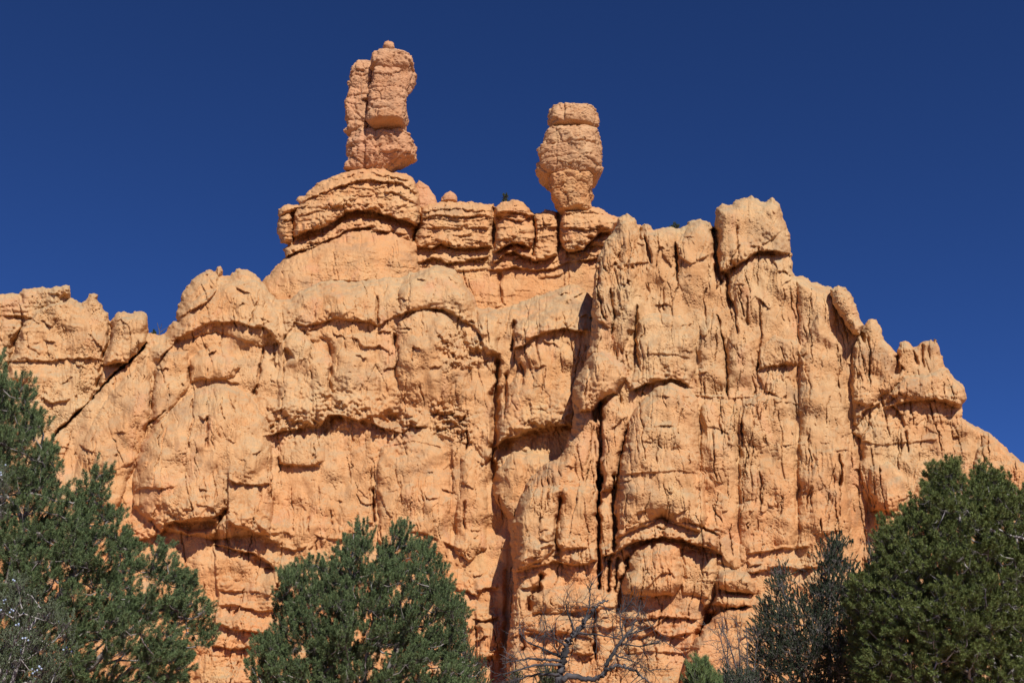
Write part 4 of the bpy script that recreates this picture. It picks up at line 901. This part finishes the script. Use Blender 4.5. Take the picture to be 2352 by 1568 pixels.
PIN_MID = T(6, [(165, 1420), (215, 1330), (265, 1190), (330, 1170), (385, 1170), (350, 1060), (362, 950), (400, 850), (430, 750), (520, 700), (600, 600), (625, 585), (700, 590), (735, 680), (790, 620), (850, 560), (925, 500), (960, 400), (990, 340), (1045, 375), (1110, 450), (1195, 490),
                (1230, 400), (1300, 355), (1390, 390), (1410, 480), (1470, 480), (1540, 560), (1640, 610), (1665, 680), (1700, 690), (1695, 820), (1760, 900), (1830, 1010), (1830, 1130), (1760, 1240), (1800, 1350), (1870, 1480), (1890, 1900), (600, 1950), (420, 1850), (300, 1750), (190, 1560)])
grow('pinyon_pine', 'bushy dark green pine with upright shoots standing alone in the middle foreground', 'pine tree', PIN_MID, 26, 2.4, 620, 11, [(800, 1568), (812, 1225), (905, 1225), (700, 1320), (980, 1330)], M_NEEDLE, M_BARK, 11, .17, 120, .064, .0082, 1.2, .24, 'pinyon pines', .13, 4, twig_r=.0045, pack=.95, spread=1.0)
PIN_LEFT = V([(-160, 900), (-90, 790), (0, 815), (18, 850), (60, 880), (78, 930), (112, 965), (130, 1030), (148, 1065), (130, 1110), (165, 1120), (205, 1075), (245, 1062), (258, 1100), (262, 1135), (285, 1165), (300, 1200), (318, 1240), (345, 1240), (372, 1245), (400, 1295), (425, 1300), (445, 1335),
              (440, 1370), (490, 1385), (478, 1430), (488, 1490), (440, 1540), (400, 1600), (360, 1750), (-160, 1750)], float)
grow('pinyon_pine', 'tall dark green pine filling the lower left corner below the pale ridge', 'pine tree', PIN_LEFT, 22, 2.3, 900, 11, [(-60, 1568), (-60, 800), (100, 1000), (260, 1180), (400, 1360)], M_NEEDLE, M_BARK, 12, .17, 120, .064, .0077, .85, .25, 'pinyon pines', .16, 4, gap=.0, twig_r=.0045, pack=.88, spread=1.0)
PIN_RIGHT = T(8, [(1060, 960), (1100, 890), (1180, 870), (1230, 760), (1225, 650), (1250, 600), (1310, 560), (1360, 560), (1380, 505), (1470, 500), (1490, 450), (1440, 400), (1520, 320), (1535, 270), (1640, 215), (1660, 185), (1725, 175), (1750, 270), (1800, 300), (1850, 255), (1940, 255), (2000, 315), (2070, 360), (2123, 430),
                  (2250, 500), (2330, 900), (2330, 1850), (1150, 1850), (1110, 1560), (1060, 1450), (1100, 1330), (1050, 1250), (1080, 1120), (1060, 1040)])
grow('pinyon_pine', 'large olive green pine with pale forked limbs at the right edge', 'pine tree', PIN_RIGHT, 20, 2.3, 860, 11, [(2300, 1568), (2180, 1080), (2260, 1080), (2080, 1280), (2340, 1150), (1990, 1440)], M_NEEDLE_Y, M_PALE, 13, .12, 105, .062, .0080, .55, .24, 'pinyon pines', .12, 5, gap=-.2, twig_r=.0045, pack=.88, spread=1.0)
DARKJ = T(8, [(420, 1700), (440, 1300), (480, 1150), (540, 1060), (590, 1000), (570, 900), (600, 840), (650, 800), (690, 900), (720, 1000), (800, 1030), (850, 950), (870, 850), (830, 760), (870, 690), (940, 680), (1010, 650), (1060, 690), (1100, 740), (1090, 860), (1130, 900), (1190, 700), (1250, 640), (1330, 660), (1400, 900), (1350, 1400), (1350, 1850), (500, 1850)])
grow('juniper_tree', 'dark grey-green juniper with bare twigs crowded against the olive pine', 'juniper', DARKJ, 24, 1.8, 340, 22, [(1880, 1568), (1900, 1250), (1790, 1320), (2010, 1240)], M_DARK, M_TWIG, 14, .13, 80, .026, .011, .5, .26, None, .10, 3, bare=.05, spread=.9, gap=.05, twig_r=.0045)

# young pine, small junipers, low shrubs
YOUNG = T(8, [(60, 1850), (75, 1560), (100, 1485), (135, 1430), (170, 1445), (190, 1500), (245, 1520), (265, 1580), (280, 1850)])
grow('young_pine', 'small bright green young pine poking up at the bottom edge by the bare shrub', 'pine tree', YOUNG, 17, .5, 70, 12, [(1606, 1568), (1603, 1530)], M_BRIGHT, M_BARK, 21, .10, 60, .075, .006, .9, .14, None, .05, 1, twig_r=.004)
J1 = T(7, [(470, 1850), (470, 1530), (500, 1480), (530, 1440), (570, 1455), (600, 1440), (640, 1490), (650, 1560), (660, 1850)])
grow('small_juniper', 'small yellowish juniper growing right at the foot of the dead tree', 'juniper', J1, 23.5, .5, 60, 14, [(1262, 1568), (1258, 1540)], M_JUN, M_BARK, 22, .10, 60, .026, .009, .7, .18, 'small junipers', .05, 1, spread=.9)
J2 = T(6, [(1600, 1900), (1640, 820), (1700, 850), (1760, 900), (1770, 980), (1840, 1050), (1835, 1200), (1875, 1240), (1880, 1330), (1940, 1400), (1985, 1450), (1985, 1530), (2000, 1900)])
grow('small_juniper', 'yellow-green juniper half hidden behind the right side of the middle pine', 'juniper', J2, 29.5, .8, 110, 16, [(1070, 1568), (1065, 1380)], M_JUN, M_BARK, 23, .12, 60, .028, .010, .7, .22, 'small junipers', .07, 2, spread=.9, gap=.1)
J3 = T(7, [(230, 1850), (255, 1560), (275, 1510), (300, 1485), (335, 1510), (355, 1570), (370, 1850)])
grow('small_juniper', 'tiny tip of a yellowish juniper just left of the dead tree', 'juniper', J3, 24, .4, 30, 12, [(1183, 1568), (1183, 1550)], M_JUN, M_BARK, 24, .10, 50, .026, .009, .7, .16, 'small junipers', .04, 1, spread=.9)
J4 = T(8, [(250, 1850), (255, 1560), (300, 1490), (350, 1500), (420, 1480), (470, 1520), (480, 1850)])
grow('low_shrub', 'low dark shrub between the young pine and the bare shrub', 'shrub', J4, 18.5, .5, 60, 14, [(1690, 1568), (1690, 1550)], M_DARK, M_TWIG, 25, .09, 50, .022, .008, .6, .15, None, .03, 2, spread=.9, gap=.15)
# scrub on the rims
grow('rim_bush', 'tiny dark bush growing on the caprock knob between the pillars', 'bush', T(1, [(1480, 1050), (1480, 1018), (1492, 998), (1508, 1000), (1522, 1020), (1530, 1050)]), 103.5, .4, 10, 10, [(1161.5, 470), (1160, 452)], M_DARK, M_TWIG, 26, .16, 40, .10, .03, .7, .16, 'bushes on the rim', .03, 1, twig_r=.01, rooted=True)
grow('rim_bush', 'tiny green bush on the flat top left of the square crag', 'bush', T(4, [(596, 272), (598, 255), (612, 246), (628, 242), (640, 252), (642, 272)]), 84.5, .4, 9, 10, [(1550, 528), (1550, 518)], M_DARK, M_TWIG, 27, .14, 40, .09, .028, .7, .14, 'bushes on the rim', .03, 1, twig_r=.01, rooted=True)
grow('rim_bush', 'tiny thin bush in the notch beside the little dead snag', 'bush', T(2, [(1190, 668), (1192, 640), (1203, 628), (1215, 640), (1218, 668)]), 92, .3, 7, 9, [(353, 772), (353, 760)], M_DARK, M_TWIG, 28, .13, 30, .09, .025, .7, .12, 'bushes on the rim', .03, 1, twig_r=.01, rooted=True)

# ------------------------------------------------------------------ leafless wood
def deadwood(name, label, cat, limbs, yc, v, mat, seed, n1=7, n2=3, tl=.7, wig=.10, group=None, tr=.008, grounded=True):
    """bare tree or shrub: traced limbs (photo units, radius in m at both ends, depth drift) with smaller twigs branching off them"""
    rg = np.random.RandomState(seed); paths, rads = [], []
    def grow_twig(p0, d, L, r, lev):
        n = max(4, int(L / .09)); d = d / np.linalg.norm(d); pts = [p0]; q = p0.copy(); bend = rg.normal(size=3) * .10
        for i in range(n):
            d = d + bend * .5 + rg.normal(size=3) * .16; d[2] += .015; d /= np.linalg.norm(d); q = q + d * L / n; pts.append(q.copy())
        paths.append(np.array(pts)); rads.append(np.linspace(r, r * .35, n + 1))
        if lev > 0:
            for k in range(rg.randint(2, 2 + n2)):
                i = rg.randint(max(1, n // 4), n); dd = pts[i] - pts[i - 1]; dd = dd / np.linalg.norm(dd) + rg.normal(size=3) * .75
                grow_twig(pts[i], dd, L * rg.uniform(.35, .65), r * .6, lev - 1)
    main = []
    for pts, r0, r1, dz in limbs:
        P2 = T(v, pts); n = len(P2); dep = yc + np.linspace(dz[0], dz[1], n)
        W = np.array([at(P2[i, 0], P2[i, 1], dep[i]) for i in range(n)])
        tt = np.linspace(0, n - 1, max(8, n * 5)); W = np.stack([np.interp(tt, np.arange(n), W[:, k]) for k in range(3)], 1)
        for _ in range(3): W[1:-1] = .25 * W[:-2] + .5 * W[1:-1] + .25 * W[2:]
        W[1:-1] += rg.normal(size=W[1:-1].shape) * (r0 * .16 + .003)
        paths.append(W); rads.append(np.linspace(r0, r1, len(W))); main.append((W, r0, r1))
        L = np.linalg.norm(np.diff(W, axis=0), axis=1).sum()
        for k in range(int(n1 * L)):
            i = rg.randint(max(1, len(W) // 6), len(W) - 1); d = W[i] - W[i - 1]; d = d / np.linalg.norm(d) * .5 + rg.normal(size=3) * np.array([.8, .6, .8]); d[2] += .15
            grow_twig(W[i], d, tl * rg.uniform(.35, 1.1), min(tr * 1.5, max(tr, rads[-1 - 0][0] * .0 + tr)), 2 if L > .6 else 1)
    base = main[0][0][0].copy()
    root = thing(name, base, label, cat, group)
    mi = [i for i in range(len(paths)) if any(paths[i] is m_[0] for m_ in main)]
    ms = set(mi); sm = [i for i in range(len(paths)) if i not in ms]
    for k, i in enumerate(mi):
        V1, F1 = tubes([paths[i]], [rads[i]], 8); mesh_from('trunk' if k == 0 else 'limb', V1, [F1], mat, root, True, base)
    V2, F2 = tubes([paths[i] for i in sm], [rads[i] for i in sm], 4); mesh_from('twigs', V2, [F2], mat, root, True, base)
    return root
deadwood('dead_tree', 'leafless grey dead tree with twisted limbs in front of the orange cliff', 'dead tree', [
    ([(560, 2150), (600, 1850), (635, 1620), (648, 1480), (660, 1380), (700, 1275), (745, 1190), (815, 1130), (850, 1070), (900, 1010), (940, 972), (1005, 940)], .105, .018, (0, .3)),
    ([(640, 1560), (700, 1510), (770, 1530), (860, 1535), (940, 1530), (985, 1480), (1040, 1435), (1120, 1430), (1200, 1475), (1260, 1520), (1310, 1560)], .062, .014, (0, -.8)),
    ([(960, 1520), (1000, 1410), (1060, 1310), (1110, 1245), (1150, 1200), (1185, 1160), (1220, 1060), (1250, 950)], .045, .008, (-.4, .4)),
    ([(745, 1190), (735, 1120), (700, 1050), (690, 980), (720, 955)], .028, .007, (.1, -.2)), ([(830, 1100), (860, 1000), (872, 890), (838, 815)], .026, .006, (.2, .5)), ([(785, 1190), (900, 1200), (1000, 1215), (1090, 1232)], .02, .006, (.1, -.5)),
    ([(660, 1375), (560, 1330), (480, 1290), (400, 1262), (330, 1185)], .03, .006, (0, .8)), ([(655, 1400), (520, 1388), (400, 1380), (300, 1400), (205, 1420)], .03, .006, (0, -.4)), ([(650, 1430), (500, 1425), (380, 1450), (260, 1490), (140, 1515)], .03, .006, (0, -.9)),
    ([(640, 1360), (592, 1280), (600, 1190), (612, 1070)], .018, .005, (0, .3)), ([(640, 1500), (440, 1500), (300, 1545), (190, 1570)], .03, .006, (0, .5)), ([(1150, 1200), (1250, 1170), (1330, 1140), (1362, 1108)], .016, .005, (.1, .6)), ([(1090, 1270), (1250, 1290), (1350, 1272), (1465, 1238)], .016, .005, (0, -.5)),
    ([(1040, 1345), (1150, 1390), (1240, 1420), (1330, 1480)], .018, .005, (-.2, .6)), ([(700, 1290), (610, 1240), (540, 1180), (480, 1170)], .018, .005, (.1, .7)), ([(1120, 1235), (1090, 1120), (1110, 1010), (1130, 940)], .016, .005, (.1, .5))],
    22, 7, M_DEADW, 31, 7, 3, .66, tr=.0085)
deadwood('bare_shrub', 'thin leafless shrub of upright grey stems beside the dark juniper', 'shrub', [
    ([(440, 1950), (410, 1600), (345, 1370), (300, 1260), (255, 1195)], .02, .005, (0, .3)), ([(440, 1900), (400, 1500), (385, 1300), (372, 1155)], .018, .005, (0, -.3)), ([(445, 1900), (440, 1500), (440, 1330), (430, 1200)], .018, .005, (0, .5)),
    ([(430, 1800), (330, 1480), (290, 1350), (262, 1250)], .016, .005, (0, -.5)), ([(450, 1900), (480, 1500), (500, 1330)], .016, .005, (0, .2)), ([(430, 1850), (370, 1560), (320, 1440), (318, 1300)], .014, .005, (0, .6))],
    19, 8, M_TWIG, 32, 9, 3, .4, tr=.0055)
deadwood('bare_shrub', 'tangle of dark bare twigs rising between the dark juniper and the olive pine', 'shrub', [
    ([(1230, 1100), (1200, 900), (1190, 780), (1180, 700)], .016, .005, (0, .3)), ([(1230, 1100), (1250, 850), (1230, 700), (1250, 640)], .016, .005, (0, -.3)), ([(780, 1250), (790, 1080), (760, 980), (700, 930)], .014, .005, (0, .2)), ([(840, 1200), (850, 1050), (820, 950)], .014, .005, (0, -.2))],
    24.5, 8, M_TWIG, 33, 8, 3, .45, tr=.0055)
deadwood('dead_snag', 'little black dead snag against the sky in the notch of the ridge', 'dead snag', [
    ([(1250, 690), (1252, 660), (1248, 630), (1240, 600), (1232, 570)], .05, .02, (0, 0)), ([(1252, 650), (1275, 630), (1300, 615), (1312, 605)], .04, .015, (0, .3)), ([(1248, 625), (1262, 605), (1268, 575)], .03, .012, (0, -.2))],
    92, 2, M_TWIG, 34, 2, 2, .5, tr=.016)

# ------------------------------------------------------------------ berry-laden juniper close to the camera
JB = T(5, [(-120, 950), (20, 900), (60, 930), (140, 890), (170, 960), (240, 1010), (330, 1000), (440, 1060), (500, 1180), (440, 1330), (430, 1560), (330, 1750), (-120, 1750)])
jr, jp, je = grow('juniper_branches', 'pale grey-green juniper with blue berries in the lower left corner', 'juniper', JB, 9, .35, 70, 16, [(-60, 1568), (95, 1372), (40, 1450)], M_JUNF, M_PALE, 41, .055, 80, .012, .0056, .6, .085, None, .020, 2, spread=.85, gap=.28, pack=1.15, fol_name='foliage', twig_r=.0013)
JB2 = T(5, [(-120, 220), (10, 235), (55, 290), (40, 420), (50, 520), (5, 570), (-120, 560)])
jr2, jp2, je2 = grow('juniper_branches', 'higher juniper sprig with blue berries at the left edge', 'juniper', JB2, 9, .2, 22, 14, [(-90, 1568), (-25, 1130)], M_JUNF, M_PALE, 42, .05, 50, .010, .0042, .5, .075, None, .016, 1, spread=.85, fol_name='foliage', twig_r=.0013)
import bmesh
bm = bmesh.new(); bmesh.ops.create_icosphere(bm, subdivisions=2, radius=.0072)
for vv in bm.verts: vv.co.z *= 1.12
bme = bpy.data.meshes.new('berry'); bm.to_mesh(bme); bm.free(); bme.materials.append(M_BERRY)
for pl in bme.polygons: pl.use_smooth = True
rb = np.random.RandomState(5)
def berries(root, ends, n, per):
    k = rb.permutation(len(ends))[:n]
    for i in k:
        for q in range(per):
            b = bpy.data.objects.new('berry', bme); COL.objects.link(b); b.parent = root
            d = rb.normal(size=3) * np.array([.022, .02, .016]); d[1] -= .07
            b.location = tuple(float(t) for t in (ends[i] + d - np.array(root.location)))
berries(jr, je, 26, 3); berries(jr2, je2, 7, 3)
